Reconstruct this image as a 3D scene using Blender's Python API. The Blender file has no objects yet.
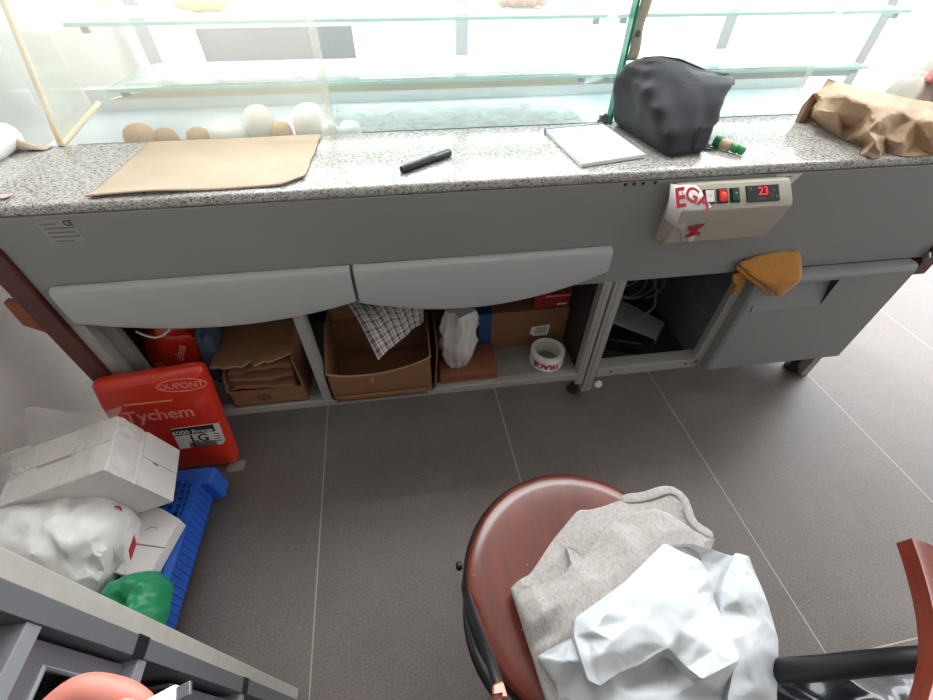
import bpy, bmesh, math, random
from mathutils import Vector, Matrix, Euler, noise
random.seed(7)
SC = bpy.context.scene
COL = SC.collection
V = Vector
PI = math.pi

# ------------------------------------------------------------------ materials
def lin(c):
    r = []
    for v in c:
        v /= 255.0
        r.append(v/12.92 if v <= .04045 else ((v+.055)/1.055)**2.4)
    return (r[0], r[1], r[2], 1.0)

class N:
    """small node tree writer"""
    def __init__(s, name):
        s.m = bpy.data.materials.new(name); s.m.use_nodes = True
        s.t = s.m.node_tree; s.t.nodes.clear()
        s.out = s.t.nodes.new('ShaderNodeOutputMaterial')
    def n(s, typ, **kw):
        x = s.t.nodes.new(typ)
        for k, v in kw.items():
            if k.startswith('i_'):
                key = k[2:]
                key = int(key) if key.isdigit() else key.replace('_', ' ')
                x.inputs[key].default_value = v
            else: setattr(x, k, v)
        return x
    def l(s, a, b): s.t.links.new(a, b)
    def math(s, op, a, b=None, c=None):
        x = s.n('ShaderNodeMath', operation=op)
        for i, q in enumerate((a, b, c)):
            if q is None: continue
            if isinstance(q, (int, float)): x.inputs[i].default_value = q
            else: s.l(q, x.inputs[i])
        return x.outputs[0]
    def mix(s, f, a, b, typ='MIX'):
        x = s.n('ShaderNodeMix', data_type='RGBA', blend_type=typ)
        for i, q in ((0, f), (6, a), (7, b)):
            if isinstance(q, (int, float, tuple)): x.inputs[i].default_value = q
            else: s.l(q, x.inputs[i])
        return x.outputs[2]
    def ramp(s, f, stops):
        x = s.n('ShaderNodeValToRGB'); e = x.color_ramp.elements
        while len(e) > 1: e.remove(e[0])
        e[0].position = stops[0][0]; e[0].color = stops[0][1]
        for p, c in stops[1:]:
            q = e.new(p); q.color = c
        s.l(f, x.inputs[0]); return x.outputs[0]

def pm(name, rgb, rough=.5, metal=0, var=.0, vscale=6, bump=0, bscale=60, coat=0, spec=.5, emit=0, trans=0, alpha=1, sheen=0, stretch=None, sss=0):
    k = N(name)
    p = k.n('ShaderNodeBsdfPrincipled')
    p.inputs['Roughness'].default_value = rough
    p.inputs['Metallic'].default_value = metal
    p.inputs['Coat Weight'].default_value = coat
    p.inputs['Specular IOR Level'].default_value = spec
    p.inputs['Transmission Weight'].default_value = trans
    p.inputs['Alpha'].default_value = alpha
    p.inputs['Sheen Weight'].default_value = sheen
    if sss:
        p.inputs['Subsurface Weight'].default_value = sss
        p.inputs['Subsurface Radius'].default_value = (.01, .004, .003)
    tc = k.n('ShaderNodeTexCoord')
    src = tc.outputs['Object']
    if stretch:
        mp = k.n('ShaderNodeMapping'); mp.inputs['Scale'].default_value = stretch
        k.l(src, mp.inputs[0]); src = mp.outputs[0]
    c = lin(rgb)
    nz = k.n('ShaderNodeTexNoise', i_Scale=vscale, i_Detail=5.0, i_Roughness=.6); k.l(src, nz.inputs['Vector'])
    v = max(var, .02)
    a = tuple(min(1, x*(1+v)) for x in c[:3])+(1,); b = tuple(x*(1-v) for x in c[:3])+(1,)
    col = k.ramp(nz.outputs['Fac'], [(.3, b), (.7, a)])
    k.l(col, p.inputs['Base Color'])
    if emit:
        p.inputs['Emission Color'].default_value = c; p.inputs['Emission Strength'].default_value = emit
    if bump:
        bz = k.n('ShaderNodeTexNoise', i_Scale=bscale, i_Detail=4.0); k.l(src, bz.inputs['Vector'])
        bp = k.n('ShaderNodeBump', i_Strength=bump, i_Distance=.002); k.l(bz.outputs['Fac'], bp.inputs['Height'])
        k.l(bp.outputs[0], p.inputs['Normal'])
    k.l(p.outputs[0], k.out.inputs[0])
    return k.m

def mat_floor():
    k = N('tile_floor'); p = k.n('ShaderNodeBsdfPrincipled')
    geo = k.n('ShaderNodeTexCoord'); sx = k.n('ShaderNodeSeparateXYZ'); k.l(geo.outputs['Object'], sx.inputs[0])
    x, y = sx.outputs[0], sx.outputs[1]
    u = k.math('ADD', k.math('MULTIPLY', x, .9994), k.math('MULTIPLY', y, .0345))
    v = k.math('ADD', k.math('MULTIPLY', x, -.0345), k.math('MULTIPLY', y, .9994))
    def lines(c, off, per, w):
        f = k.math('FRACT', k.math('DIVIDE', k.math('SUBTRACT', c, off-per*.5), per))
        d = k.math('MULTIPLY', k.math('ABSOLUTE', k.math('SUBTRACT', f, .5)), per)
        return k.math('LESS_THAN', d, w)
    g = k.math('MAXIMUM', lines(u, -.3205, .6032, .0017), lines(v, .031, 1.2, .0017))
    n1 = k.n('ShaderNodeTexNoise', i_Scale=3.0, i_Detail=8.0, i_Roughness=.7); k.l(geo.outputs['Object'], n1.inputs['Vector'])
    n2 = k.n('ShaderNodeTexNoise', i_Scale=220.0, i_Detail=3.0); k.l(geo.outputs['Object'], n2.inputs['Vector'])
    c1 = k.ramp(n1.outputs['Fac'], [(.3, lin((88, 80, 76))), (.7, lin((108, 99, 94)))])
    c2 = k.ramp(n2.outputs['Fac'], [(.35, (.55, .55, .55, 1)), (.65, (1.25, 1.25, 1.25, 1))])
    c = k.mix(.6, c1, k.mix(1.0, c1, c2, 'MULTIPLY'))
    # pale dust specks
    vo = k.n('ShaderNodeTexVoronoi', i_Scale=16.0); k.l(geo.outputs['Object'], vo.inputs['Vector'])
    sp = k.math('LESS_THAN', vo.outputs['Distance'], .035)
    c = k.mix(k.math('MULTIPLY', sp, .25), c, lin((170, 165, 160)))
    c = k.mix(g, c, lin((150, 141, 132)))
    k.l(c, p.inputs['Base Color'])
    r = k.ramp(n1.outputs['Fac'], [(.3, (.36, .36, .36, 1)), (.7, (.5, .5, .5, 1))])
    k.l(r, p.inputs['Roughness'])
    bp = k.n('ShaderNodeBump', i_Strength=.12, i_Distance=.001); k.l(n2.outputs['Fac'], bp.inputs['Height']); k.l(bp.outputs[0], p.inputs['Normal'])
    k.l(p.outputs[0], k.out.inputs[0]); return k.m

def mat_granite():
    k = N('speckled_granite'); p = k.n('ShaderNodeBsdfPrincipled', i_Roughness=.16)
    tc = k.n('ShaderNodeTexCoord')
    n0 = k.n('ShaderNodeTexNoise', i_Scale=240.0, i_Detail=2.0); k.l(tc.outputs['Object'], n0.inputs['Vector'])
    n1 = k.n('ShaderNodeTexVoronoi', i_Scale=330.0, i_Randomness=1.0); k.l(tc.outputs['Object'], n1.inputs['Vector'])
    sep = k.n('ShaderNodeSeparateColor'); k.l(n1.outputs['Color'], sep.inputs[0])
    f = k.math('ADD', k.math('MULTIPLY', sep.outputs[0], .62), k.math('MULTIPLY', n0.outputs['Fac'], .5))
    c = k.ramp(f, [(.2, lin((84, 80, 78))), (.34, lin((126, 121, 118))), (.48, lin((162, 158, 154))), (.72, lin((186, 183, 179))), (.95, lin((200, 198, 194)))])
    k.l(c, p.inputs['Base Color']); k.l(p.outputs[0], k.out.inputs[0]); return k.m

def mat_wood(name, dark, light, rough=.3, coat=.4, scale=(3, 30, 30)):
    k = N(name); p = k.n('ShaderNodeBsdfPrincipled', i_Roughness=rough); p.inputs['Coat Weight'].default_value = coat; p.inputs['Coat Roughness'].default_value = .18
    tc = k.n('ShaderNodeTexCoord'); mp = k.n('ShaderNodeMapping'); mp.inputs['Scale'].default_value = scale
    k.l(tc.outputs['Object'], mp.inputs[0])
    n = k.n('ShaderNodeTexNoise', i_Scale=1.5, i_Detail=6.0, i_Roughness=.65, i_Distortion=.6); k.l(mp.outputs[0], n.inputs['Vector'])
    c = k.ramp(n.outputs['Fac'], [(.3, lin(dark)), (.7, lin(light))])
    n2 = k.n('ShaderNodeTexVoronoi', i_Scale=38.0); k.l(tc.outputs['Object'], n2.inputs['Vector'])
    sp = k.math('LESS_THAN', n2.outputs['Distance'], .045)
    c = k.mix(k.math('MULTIPLY', sp, .5), c, lin((206, 170, 150)))
    k.l(c, p.inputs['Base Color']); k.l(p.outputs[0], k.out.inputs[0]); return k.m

def mat_glass(name, tint, haze, hazecol=(235, 240, 238), refl=.06):
    k = N(name)
    tr = k.n('ShaderNodeBsdfTransparent'); tr.inputs[0].default_value = lin(tint)
    gl = k.n('ShaderNodeBsdfGlossy', i_Roughness=.03)
    tl = k.n('ShaderNodeBsdfTranslucent'); tl.inputs[0].default_value = lin(hazecol)
    df = k.n('ShaderNodeBsdfDiffuse'); df.inputs[0].default_value = lin(hazecol)
    hz = k.n('ShaderNodeMixShader', i_0=.5); k.l(tl.outputs[0], hz.inputs[1]); k.l(df.outputs[0], hz.inputs[2])
    m1 = k.n('ShaderNodeMixShader', i_0=refl); k.l(tr.outputs[0], m1.inputs[1]); k.l(gl.outputs[0], m1.inputs[2])
    m2 = k.n('ShaderNodeMixShader')
    tc = k.n('ShaderNodeTexCoord'); n = k.n('ShaderNodeTexNoise', i_Scale=3.5, i_Detail=4.0); k.l(tc.outputs['Object'], n.inputs['Vector'])
    f = k.math('MULTIPLY', k.math('ADD', n.outputs['Fac'], .5), haze); k.l(f, m2.inputs[0])
    k.l(m1.outputs[0], m2.inputs[1]); k.l(hz.outputs[0], m2.inputs[2])
    k.l(m2.outputs[0], k.out.inputs[0]); return k.m

def mat_film(name, rgb, opac, rough=.25):
    """thin translucent plastic film"""
    k = N(name)
    tr = k.n('ShaderNodeBsdfTransparent')
    p = k.n('ShaderNodeBsdfPrincipled', i_Roughness=rough); p.inputs['Base Color'].default_value = lin(rgb)
    tl = k.n('ShaderNodeBsdfTranslucent'); tl.inputs[0].default_value = lin(rgb)
    a = k.n('ShaderNodeMixShader', i_0=.3); k.l(p.outputs[0], a.inputs[1]); k.l(tl.outputs[0], a.inputs[2])
    tc = k.n('ShaderNodeTexCoord'); n = k.n('ShaderNodeTexNoise', i_Scale=14.0, i_Detail=5.0, i_Distortion=1.2); k.l(tc.outputs['Object'], n.inputs['Vector'])
    f = k.ramp(n.outputs['Fac'], [(.35, (opac*.6,)*3+(1,)), (.7, (min(1, opac*1.4),)*3+(1,))])
    m = k.n('ShaderNodeMixShader'); k.l(f, m.inputs[0]); k.l(tr.outputs[0], m.inputs[1]); k.l(a.outputs[0], m.inputs[2])
    k.l(m.outputs[0], k.out.inputs[0]); return k.m

def mat_plaid():
    k = N('checked_cloth'); p = k.n('ShaderNodeBsdfPrincipled', i_Roughness=.9)
    uv = k.n('ShaderNodeUVMap'); sx = k.n('ShaderNodeSeparateXYZ'); k.l(uv.outputs[0], sx.inputs[0])
    def st(c, per):
        f = k.math('FRACT', k.math('MULTIPLY', c, per))
        a = k.math('LESS_THAN', k.math('ABSOLUTE', k.math('SUBTRACT', f, .3)), .17)
        b = k.math('LESS_THAN', k.math('ABSOLUTE', k.math('SUBTRACT', f, .72)), .05)
        return k.math('MAXIMUM', a, b)
    s = k.math('MULTIPLY', k.math('ADD', k.math('MULTIPLY', st(sx.outputs[0], 8), .62), k.math('MULTIPLY', st(sx.outputs[1], 8), .38)), .9)
    c = k.mix(s, lin((216, 208, 204)), lin((66, 62, 70)))
    k.l(c, p.inputs['Base Color']); k.l(p.outputs[0], k.out.inputs[0]); return k.m

def mat_heather():
    k = N('heather_jersey'); p = k.n('ShaderNodeBsdfPrincipled', i_Roughness=.95); p.inputs['Sheen Weight'].default_value = .2
    tc = k.n('ShaderNodeTexCoord'); mp = k.n('ShaderNodeMapping'); mp.inputs['Scale'].default_value = (1, .35, 1); mp.inputs['Rotation'].default_value = (0, 0, .6)
    k.l(tc.outputs['Object'], mp.inputs[0])
    n = k.n('ShaderNodeTexNoise', i_Scale=420.0, i_Detail=3.0); k.l(mp.outputs[0], n.inputs['Vector'])
    c = k.ramp(n.outputs['Fac'], [(.3, lin((144, 138, 134))), (.55, lin((166, 160, 156))), (.75, lin((176, 170, 166)))])
    k.l(c, p.inputs['Base Color'])
    bp = k.n('ShaderNodeBump', i_Strength=.1, i_Distance=.0006); k.l(n.outputs['Fac'], bp.inputs['Height']); k.l(bp.outputs[0], p.inputs['Normal'])
    k.l(p.outputs[0], k.out.inputs[0]); return k.m

M = dict(
    floor=mat_floor(), granite=mat_granite(),
    wall=pm('painted_wall', (180, 172, 166), .85, var=.06, vscale=9, bump=.15, bscale=90),
    ceiling=pm('white_ceiling', (225, 225, 222), .9),
    pave=pm('pale_paving', (240, 240, 238), .9, var=.04, vscale=1.5),
    shopframe=pm('shopfront_metal', (226, 230, 236), .5),
    panel=pm('grey_painted_panel', (136, 137, 135), .42, .15, var=.03, vscale=4, bump=.05, bscale=300),
    drawer=pm('light_grey_plastic', (167, 168, 167), .4, var=.02),
    alu=pm('grey_profile_metal', (158, 155, 151), .45, .2, var=.05),
    shelf=pm('dusty_grey_board', (128, 123, 117), .6, var=.08, vscale=14),
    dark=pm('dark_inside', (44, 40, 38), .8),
    bluegrey=pm('blue_grey_galvanised', (104, 112, 114), .5, .2, var=.2, vscale=12),
    recess=pm('dark_grey_recess', (52, 54, 57), .6),
    redwood=mat_wood('dark_red_wood', (66, 28, 22), (92, 40, 30), .45, .2, (20, 3, 3)),
    orangewood=mat_wood('orange_wood', (122, 62, 34), (150, 80, 44), .5, .1, (3, 20, 20)),
    beige=pm('beige_plastic', (164, 156, 141), .45, var=.02),
    black=pm('black_plastic', (22, 22, 24), .4), blackgloss=pm('black_gloss', (16, 17, 22), .2, bump=.4, bscale=18, coat=.4),
    rubber=pm('black_rubber', (30, 28, 27), .8, var=.2, vscale=40),
    white=pm('white_plastic', (226, 224, 220), .4), whitepaper=pm('white_paper', (234, 234, 235), .8),
    redlamp=pm('red_lamp', (255, 40, 20), .3, emit=1.1), redface=pm('red_switch', (170, 26, 20), .35, emit=.25), greenlamp=pm('green_switch', (22, 62, 46), .35),
    led=pm('red_digit', (255, 26, 44), .4, emit=1.3),
    print_red=pm('red_print', (176, 26, 44), .6), print_black=pm('black_print', (28, 28, 32), .6), print_grey=pm('grey_print', (110, 106, 104), .7), print_white=pm('white_print', (238, 226, 216), .6),
    spot_pink=pm('faded_pink', (206, 170, 168), .6), print_pink=pm('pale_pink_print', (226, 128, 116), .55),
    label=pm('paper_label', (212, 207, 200), .7), plate=pm('silver_plate', (150, 150, 147), .4, .3),
    card=pm('brown_cardboard', (124, 84, 56), .85, var=.1, vscale=10, bump=.1, bscale=120, stretch=(1, 1, 4)),  # bay cardboard, colour darkened to stand in for deep bay shade
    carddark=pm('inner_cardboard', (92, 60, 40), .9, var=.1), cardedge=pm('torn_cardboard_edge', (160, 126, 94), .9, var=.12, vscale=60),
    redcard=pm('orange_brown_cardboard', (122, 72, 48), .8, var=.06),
    kraft=pm('kraft_paper', (186, 166, 145), .75, var=.07, vscale=12, bump=.1, bscale=60),
    kraftbag=pm('crumpled_kraft', (176, 146, 116), .6, var=.06, vscale=10, bump=.12, bscale=50),
    bluetape=pm('blue_tape', (36, 74, 112), .4, var=.05),
    redpack=pm('red_film_pack', (196, 44, 22), .3, var=.05, vscale=8, bump=.25, bscale=22, coat=.25),
    redbox=pm('red_carton', (140, 28, 26), .5, var=.08), bluecloth=pm('slate_blue_cloth', (66, 78, 98), .8, var=.2, vscale=14),
    clear=mat_film('clear_film', (228, 226, 222), .24, .15), wrap=mat_film('stretch_wrap', (238, 234, 230), .3, .2),
    whitebag=pm('white_carrier_plastic', (212, 211, 208), .32, var=.03, vscale=9, sss=.0), milkbag=pm('milky_bag_plastic', (186, 182, 178), .35, var=.05),
    chairbag=pm('bright_white_plastic', (192, 195, 198), .38, var=.015),
    greenbag=pm('green_thin_plastic', (30, 128, 84), .4, var=.1, vscale=18),
    bluepallet=pm('blue_pallet_plastic', (34, 84, 176), .45, var=.12, vscale=14, bump=.1, bscale=90),
    whitecard=pm('white_carton', (204, 198, 196), .7, var=.02), cardseam=pm('grey_seam', (128, 120, 116), .8),
    seat=mat_wood('red_brown_lacquer', (80, 29, 18), (104, 42, 27), .26, .55, (14, 2, 14)),
    backwood=mat_wood('red_brown_varnish', (90, 34, 23), (122, 51, 35), .24, .6, (3, 3, 18)), tipwood=mat_wood('orange_varnish', (150, 78, 36), (190, 110, 58), .2, .7),
    tube=pm('black_tube', (20, 19, 21), .42), heather=mat_heather(), plaid=mat_plaid(),
    mustard=pm('mustard_microfibre', (178, 118, 36), .95, var=.1, vscale=70, bump=.5, bscale=260, sheen=.3),
    pouch=pm('black_nylon', (44, 44, 50), .62, spec=.35, var=.1, vscale=20, bump=.15, bscale=400, sheen=.1), pouchtrim=pm('black_zip', (24, 24, 27), .5),
    keygreen=pm('green_fob', (24, 140, 70), .3), keybeige=pm('beige_fob', (190, 170, 138), .5), keymetal=pm('dull_metal', (110, 108, 104), .35, .8),
    pen=pm('black_marker', (24, 24, 28), .4), greyclip=pm('grey_clip', (96, 98, 104), .4),
    cableA=pm('grey_cable', (76, 74, 76), .5), cableW=pm('white_cable', (225, 225, 225), .4),
    bun=pm('golden_bun', (206, 158, 96), .6, var=.12, vscale=20), bunw=pm('floured_bun', (254, 252, 246), .8, var=.02), pastry=pm('yellow_pastry', (240, 214, 140), .55, var=.1), pink=pm('pinkish_filling', (206, 150, 126), .6, var=.25, vscale=60),
    tan=pm('tan_wood_strip', (226, 204, 164), .6, var=.05), deck=pm('brushed_steel_deck', (196, 204, 212), .35, .2, var=.04), liner=mat_film('thin_white_liner', (253, 253, 253), .62, .8),
    greylip=pm('grey_shelf_lip', (152, 154, 152), .5),
    glass=mat_glass('clear_pane', (246, 250, 249), .10), glasshaze=mat_glass('hazy_pane', (246, 247, 244), .15, (244, 244, 240)), glassedge=pm('green_glass_edge', (36, 128, 100), .15, emit=.05), shelfglass=mat_glass('shelf_glass', (232, 244, 240), .22, refl=.1), shelfedge=pm('pale_green_edge', (176, 226, 210), .2),
    tapebeige=pm('old_beige_tape', (206, 196, 172), .7, var=.15, vscale=30), steel=pm('clamp_steel', (120, 124, 128), .3, .7),
    cloth=pm('off_white_cloth', (186, 178, 170), .9, var=.04), pinkcloth=pm('pink_lining', (196, 122, 124), .9, var=.1),
    cubegrey=pm('grey_frame', (98, 98, 102), .5, .1), cubeshelf=pm('light_grey_shelf', (130, 130, 134), .45), bin=pm('grey_bin', (96, 92, 98), .5), laminate=pm('worn_beige_laminate', (160, 155, 147), .6, var=.08, vscale=40),
    skin=pm('skin', (192, 118, 104), .5, var=.06, vscale=60, sss=.15), nail=pm('nail', (206, 150, 138), .3),
)

# ------------------------------------------------------------------ mesh tools
ORI = {}
class B:
    def __init__(s): s.v = []; s.f = []; s.uv = {}
    def add(s, vs, fs):
        o = len(s.v); s.v += [V(q) for q in vs]; s.f += [tuple(i+o for i in f) for f in fs]; return s
    def box(s, x0, x1, y0, y1, z0, z1):
        return s.add([(x0,y0,z0),(x1,y0,z0),(x1,y1,z0),(x0,y1,z0),(x0,y0,z1),(x1,y0,z1),(x1,y1,z1),(x0,y1,z1)],
                     [(0,3,2,1),(4,5,6,7),(0,1,5,4),(1,2,6,5),(2,3,7,6),(3,0,4,7)])
    def obox(s, c, ax, ay, az):
        c, ax, ay, az = V(c), V(ax), V(ay), V(az)
        q = [c+i*ax+j*ay+k*az for k in (-1, 1) for i, j in ((-1,-1),(1,-1),(1,1),(-1,1))]
        return s.add(q, [(0,3,2,1),(4,5,6,7),(0,1,5,4),(1,2,6,5),(2,3,7,6),(3,0,4,7)])
    def prism(s, poly, vec):
        n = len(poly); vec = V(vec)
        a = [V(p) for p in poly]
        return s.add(a+[p+vec for p in a], [tuple(range(n))[::-1], tuple(range(n, 2*n))]+[(i, (i+1) % n, n+(i+1) % n, n+i) for i in range(n)])
    def loft(s, rings, cap=True, closed=True):
        n = len(rings[0]); o = len(s.v)
        for r in rings: s.v += [V(p) for p in r]
        for i in range(len(rings)-1):
            for j in range(n if closed else n-1):
                a, b = o+i*n+j, o+i*n+(j+1) % n
                s.f.append((a, b, b+n, a+n))
        if cap and closed:
            s.f.append(tuple(o+j for j in range(n))[::-1]); s.f.append(tuple(o+(len(rings)-1)*n+j for j in range(n)))
        return s
    def tube(s, pts, r, n=12, closed=False, cap=True):
        pts = [V(p) for p in pts]; m = len(pts); rings = []
        rr = r if isinstance(r, (list, tuple)) else [r]*m
        up = None
        for i, p in enumerate(pts):
            if closed: t = pts[(i+1) % m]-pts[i-1]
            else: t = pts[min(i+1, m-1)]-pts[max(i-1, 0)]
            t.normalize()
            if up is None:
                up = t.orthogonal().normalized()
            up = (up-t*up.dot(t)).normalized(); w = t.cross(up)
            rings.append([p+rr[i]*(math.cos(2*PI*j/n)*up+math.sin(2*PI*j/n)*w) for j in range(n)])
        if closed: rings.append(rings[0])
        return s.loft(rings, cap and not closed)
    def lathe(s, prof, c, n=48, X=(1,0,0), Y=(0,1,0), Z=(0,0,1), cap=True):
        c, X, Y, Z = V(c), V(X), V(Y), V(Z)
        return s.loft([[c+X*(r*math.cos(2*PI*j/n))+Y*(r*math.sin(2*PI*j/n))+Z*h for j in range(n)] for r, h in prof], cap)
    def ring(s, prof, c, n=64):
        """closed profile swept round z"""
        p = list(prof)+[prof[0]]
        return s.lathe(p, c, n, cap=False)
    def grid(s, fn, nu, nv):
        o = len(s.v)
        for j in range(nv+1):
            for i in range(nu+1):
                s.uv[len(s.v)] = (i/nu, j/nv); s.v.append(V(fn(i/nu, j/nv)))
        for j in range(nv):
            for i in range(nu):
                a = o+j*(nu+1)+i; s.f.append((a, a+1, a+nu+2, a+nu+1))
        return s
    def obj(s, name, mat, parent=None, bevel=0, seg=2, angle=40, solid=0, sub=0, flip=False):
        if parent is not None: og = ORI[parent.name]
        if parent is None or parent.type == 'MESH' or True:
            lo = [min(p[i] for p in s.v) for i in range(3)]; hi = [max(p[i] for p in s.v) for i in range(3)]
            me_o = V(((lo[0]+hi[0])/2, (lo[1]+hi[1])/2, lo[2]))
        me = bpy.data.meshes.new(name)
        me.from_pydata([p-me_o for p in s.v], [], s.f); me.update()
        bm = bmesh.new(); bm.from_mesh(me)
        if not s.uv: bmesh.ops.recalc_face_normals(bm, faces=bm.faces)
        else:
            ul = bm.loops.layers.uv.new('UVMap')
            for f in bm.faces:
                for lp in f.loops: lp[ul].uv = s.uv.get(lp.vert.index, (0, 0))
        bm.to_mesh(me); bm.free()
        for f in me.polygons: f.use_smooth = True
        me.set_sharp_from_angle(angle=math.radians(angle))
        mats = mat if isinstance(mat, (list, tuple)) else [mat]
        for q in mats: me.materials.append(q)
        o = bpy.data.objects.new(name, me); COL.objects.link(o)
        ORI[o.name] = me_o
        if parent is not None:
            o.parent = parent; o.location = me_o-og
        else: o.location = me_o
        if solid:
            md = o.modifiers.new('Solidify', 'SOLIDIFY'); md.thickness = solid; md.offset = 0
        if bevel:
            md = o.modifiers.new('Bevel', 'BEVEL'); md.width = bevel; md.segments = seg; md.limit_method = 'ANGLE'; md.angle_limit = math.radians(35); md.harden_normals = True
        if sub:
            md = o.modifiers.new('Subdivision', 'SUBSURF'); md.levels = sub; md.render_levels = sub
        return o

def thing(name, label, cat, loc, group=None):
    o = bpy.data.objects.new(name, None); COL.objects.link(o); o.location = loc; o.empty_display_size = .05
    ORI[o.name] = V(loc); return tag(o, label, cat, group)
def tag(o, label, cat, group=None):
    o['label'] = label; o['category'] = cat
    if group: o['group'] = group
    return o
def struct(o): o['kind'] = 'structure'; return o

def text(s, size, org, X, Y, mat, parent, name='lettering', bold=0, spacing=1.0, curve=None, align='CENTER', font_extra=None, xs=1.0):
    cu = bpy.data.curves.new('txt', 'FONT'); cu.body = s; cu.size = size; cu.align_x = align; cu.align_y = 'CENTER'; cu.offset = bold; cu.space_character = spacing; cu.resolution_u = 4
    ob = bpy.data.objects.new('txt', cu); COL.objects.link(ob)
    bpy.context.view_layer.update()
    me = bpy.data.meshes.new_from_object(ob.evaluated_get(bpy.context.evaluated_depsgraph_get()))
    X, Y, org = V(X).normalized(), V(Y).normalized(), V(org); Nn = X.cross(Y)
    b = B()
    for v in me.vertices:
        x, y = v.co.x*xs, v.co.y
        b.v.append(V(curve(x, y)) if curve else org+X*x+Y*y+Nn*.0006)
    b.f = [tuple(p.vertices) for p in me.polygons]
    bpy.data.objects.remove(ob); bpy.data.curves.remove(cu); bpy.data.meshes.remove(me)
    return b.obj(name, mat, parent)

def crease(p, s, oct=3):
    """sharp fold pattern 0..1"""
    a, t, w = 0, 0, 1
    for i in range(oct):
        q = V(p)*s*(2**i)+V((i*7.3, i*3.1, i*1.7))
        a += w*(1-abs(noise.noise(q))*2.0); t += w; w *= .5
    return a/t
def segd(p, a, b):
    ax, ay = a; bx, by = b; dx, dy = bx-ax, by-ay
    t = max(0, min(1, ((p[0]-ax)*dx+(p[1]-ay)*dy)/(dx*dx+dy*dy+1e-12)))
    return math.hypot(p[0]-ax-t*dx, p[1]-ay-t*dy), t
def folds(p, fl):
    """sum of ridges (h>0) and creases (h<0): (polyline, h, width)"""
    z = 0
    for pl, h, w in fl:
        d = min(segd(p, pl[i], pl[i+1])[0] for i in range(len(pl)-1))
        z += h*math.exp(-(d/w)**2) if h > 0 else h*math.exp(-d/w)
    return z
def resample(poly, n, smooth=0):
    pts = [V((p[0], p[1])) for p in poly]; m = len(pts)
    L = [(pts[(i+1) % m]-pts[i]).length for i in range(m)]; T = sum(L); out = []
    for k in range(n):
        d = T*k/n; i = 0
        while d > L[i]: d -= L[i]; i += 1
        out.append(pts[i].lerp(pts[(i+1) % m], d/L[i]))
    for _ in range(smooth):
        out = [(out[i-1]+out[i]*2+out[(i+1) % n])/4 for i in range(n)]
    return out
def lump(outline, zb, h, nr=26, na=110, fl=(), cr=0, cs=20, power=2.6, center=None, zfun=None, tuck=.9, edge_cr=.0, smooth=1, seed=0, stretch=(1, 1)):
    """soft heap: outline in plan, flat underside, rounded top with folds"""
    o = resample(outline, na, smooth)
    c = V(center) if center else sum(o, V((0, 0)))/na
    rings = []
    def base(x, y): return zb(x, y) if callable(zb) else zb
    low = [c+(q-c)*tuck for q in o]
    rings.append([V((q.x, q.y, base(q.x, q.y))) for q in low])
    for k in range(nr+1):
        r = 1-k/nr*.985; row = []
        for q in o:
            p = c+(q-c)*r
            hh = zfun(p.x, p.y) if zfun else h
            prof = (1-r**power)**(1/1.6)
            z = base(p.x, p.y)+hh*(.12+.88*prof)
            z += folds(p, fl)*min(1, prof*2.2+.1)
            w = cr*(crease((p.x*stretch[0]+seed, p.y*stretch[1], .37*seed), cs)-.62)
            z += w*(edge_cr+(1-edge_cr)*min(1, prof*2))
            row.append(V((p.x+w*.3, p.y+w*.2, max(z, base(p.x, p.y)+.001))))
        rings.append(row)
    b = B(); b.loft(rings, True); return b

# shaped sheets: (boundary count, points in mm, triangles)
BAG = (23,[(136,45,500),(135,61,515),(116,95,515),(142,101,530),(169,108,535),(178,128,530),(221,145,530),(264,162,535),(307,184,535),(351,209,530),(398,207,525),(435,194,518),(459,180,522),(481,174,520),(483,149,510),(486,130,500),(488,103,485),(485,77,475),(470,48,468),(447,6,455),(398,-67,450),(201,-82,470),(116,-27,490),(193,107,552),(186,100,535),(179,77,545),(182,50,532),(245,55,522),(280,74,556),(297,66,520),(305,37,566),(373,49,548),(402,122,500),(418,158,500),(375,136,545),(341,123,552),(298,129,553),(253,110,553),(360,75,552),(423,119,525),(449,147,534),(443,91,510),(402,197,498),(436,176,505),(353,175,543),(263,86,553),(220,79,548),(213,37,535),(280,27,540),(351,18,525),(414,50,502),(421,19,478),(186,16,530),(274,-15,535),(147,81,545),(160,69,525),(145,92,530),(205,65,540),(219,126,548)],[(2,1,54),(54,56,2),(3,2,56),(26,25,55),(24,23,4),(5,4,23),(26,55,0),(1,0,55),(54,1,55),(55,25,54),(25,24,54),(24,4,54),(56,54,4),(3,56,4),(6,58,7),(36,45,28),(28,45,27),(45,36,37),(57,47,27),(46,57,27),(27,45,46),(45,37,46),(58,46,37),(7,58,37),(37,36,7),(36,8,7),(21,52,22),(0,22,52),(26,0,52),(52,47,26),(47,57,26),(25,26,57),(57,46,25),(24,25,46),(23,24,46),(46,58,23),(5,23,58),(58,6,5),(32,33,34),(48,53,49),(49,30,48),(29,48,30),(30,38,29),(38,32,35),(32,34,35),(44,35,34),(34,33,44),(42,44,33),(33,43,42),(43,11,42),(10,42,11),(50,41,31),(40,13,12),(19,18,51),(50,31,51),(51,18,50),(18,17,50),(41,50,17),(17,16,41),(16,15,41),(39,41,15),(40,39,15),(15,14,40),(13,40,14),(49,53,20),(20,19,49),(19,51,49),(51,31,49),(30,49,31),(38,30,31),(31,41,38),(41,39,38),(32,38,39),(33,32,39),(39,40,33),(43,33,40),(40,12,43),(11,43,12),(20,53,21),(52,21,53),(47,52,53),(53,48,47),(27,47,48),(48,29,27),(28,27,29),(29,38,28),(38,35,28),(36,28,35),(35,44,36),(8,36,44),(9,8,44),(44,42,9),(42,10,9)])
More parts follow.
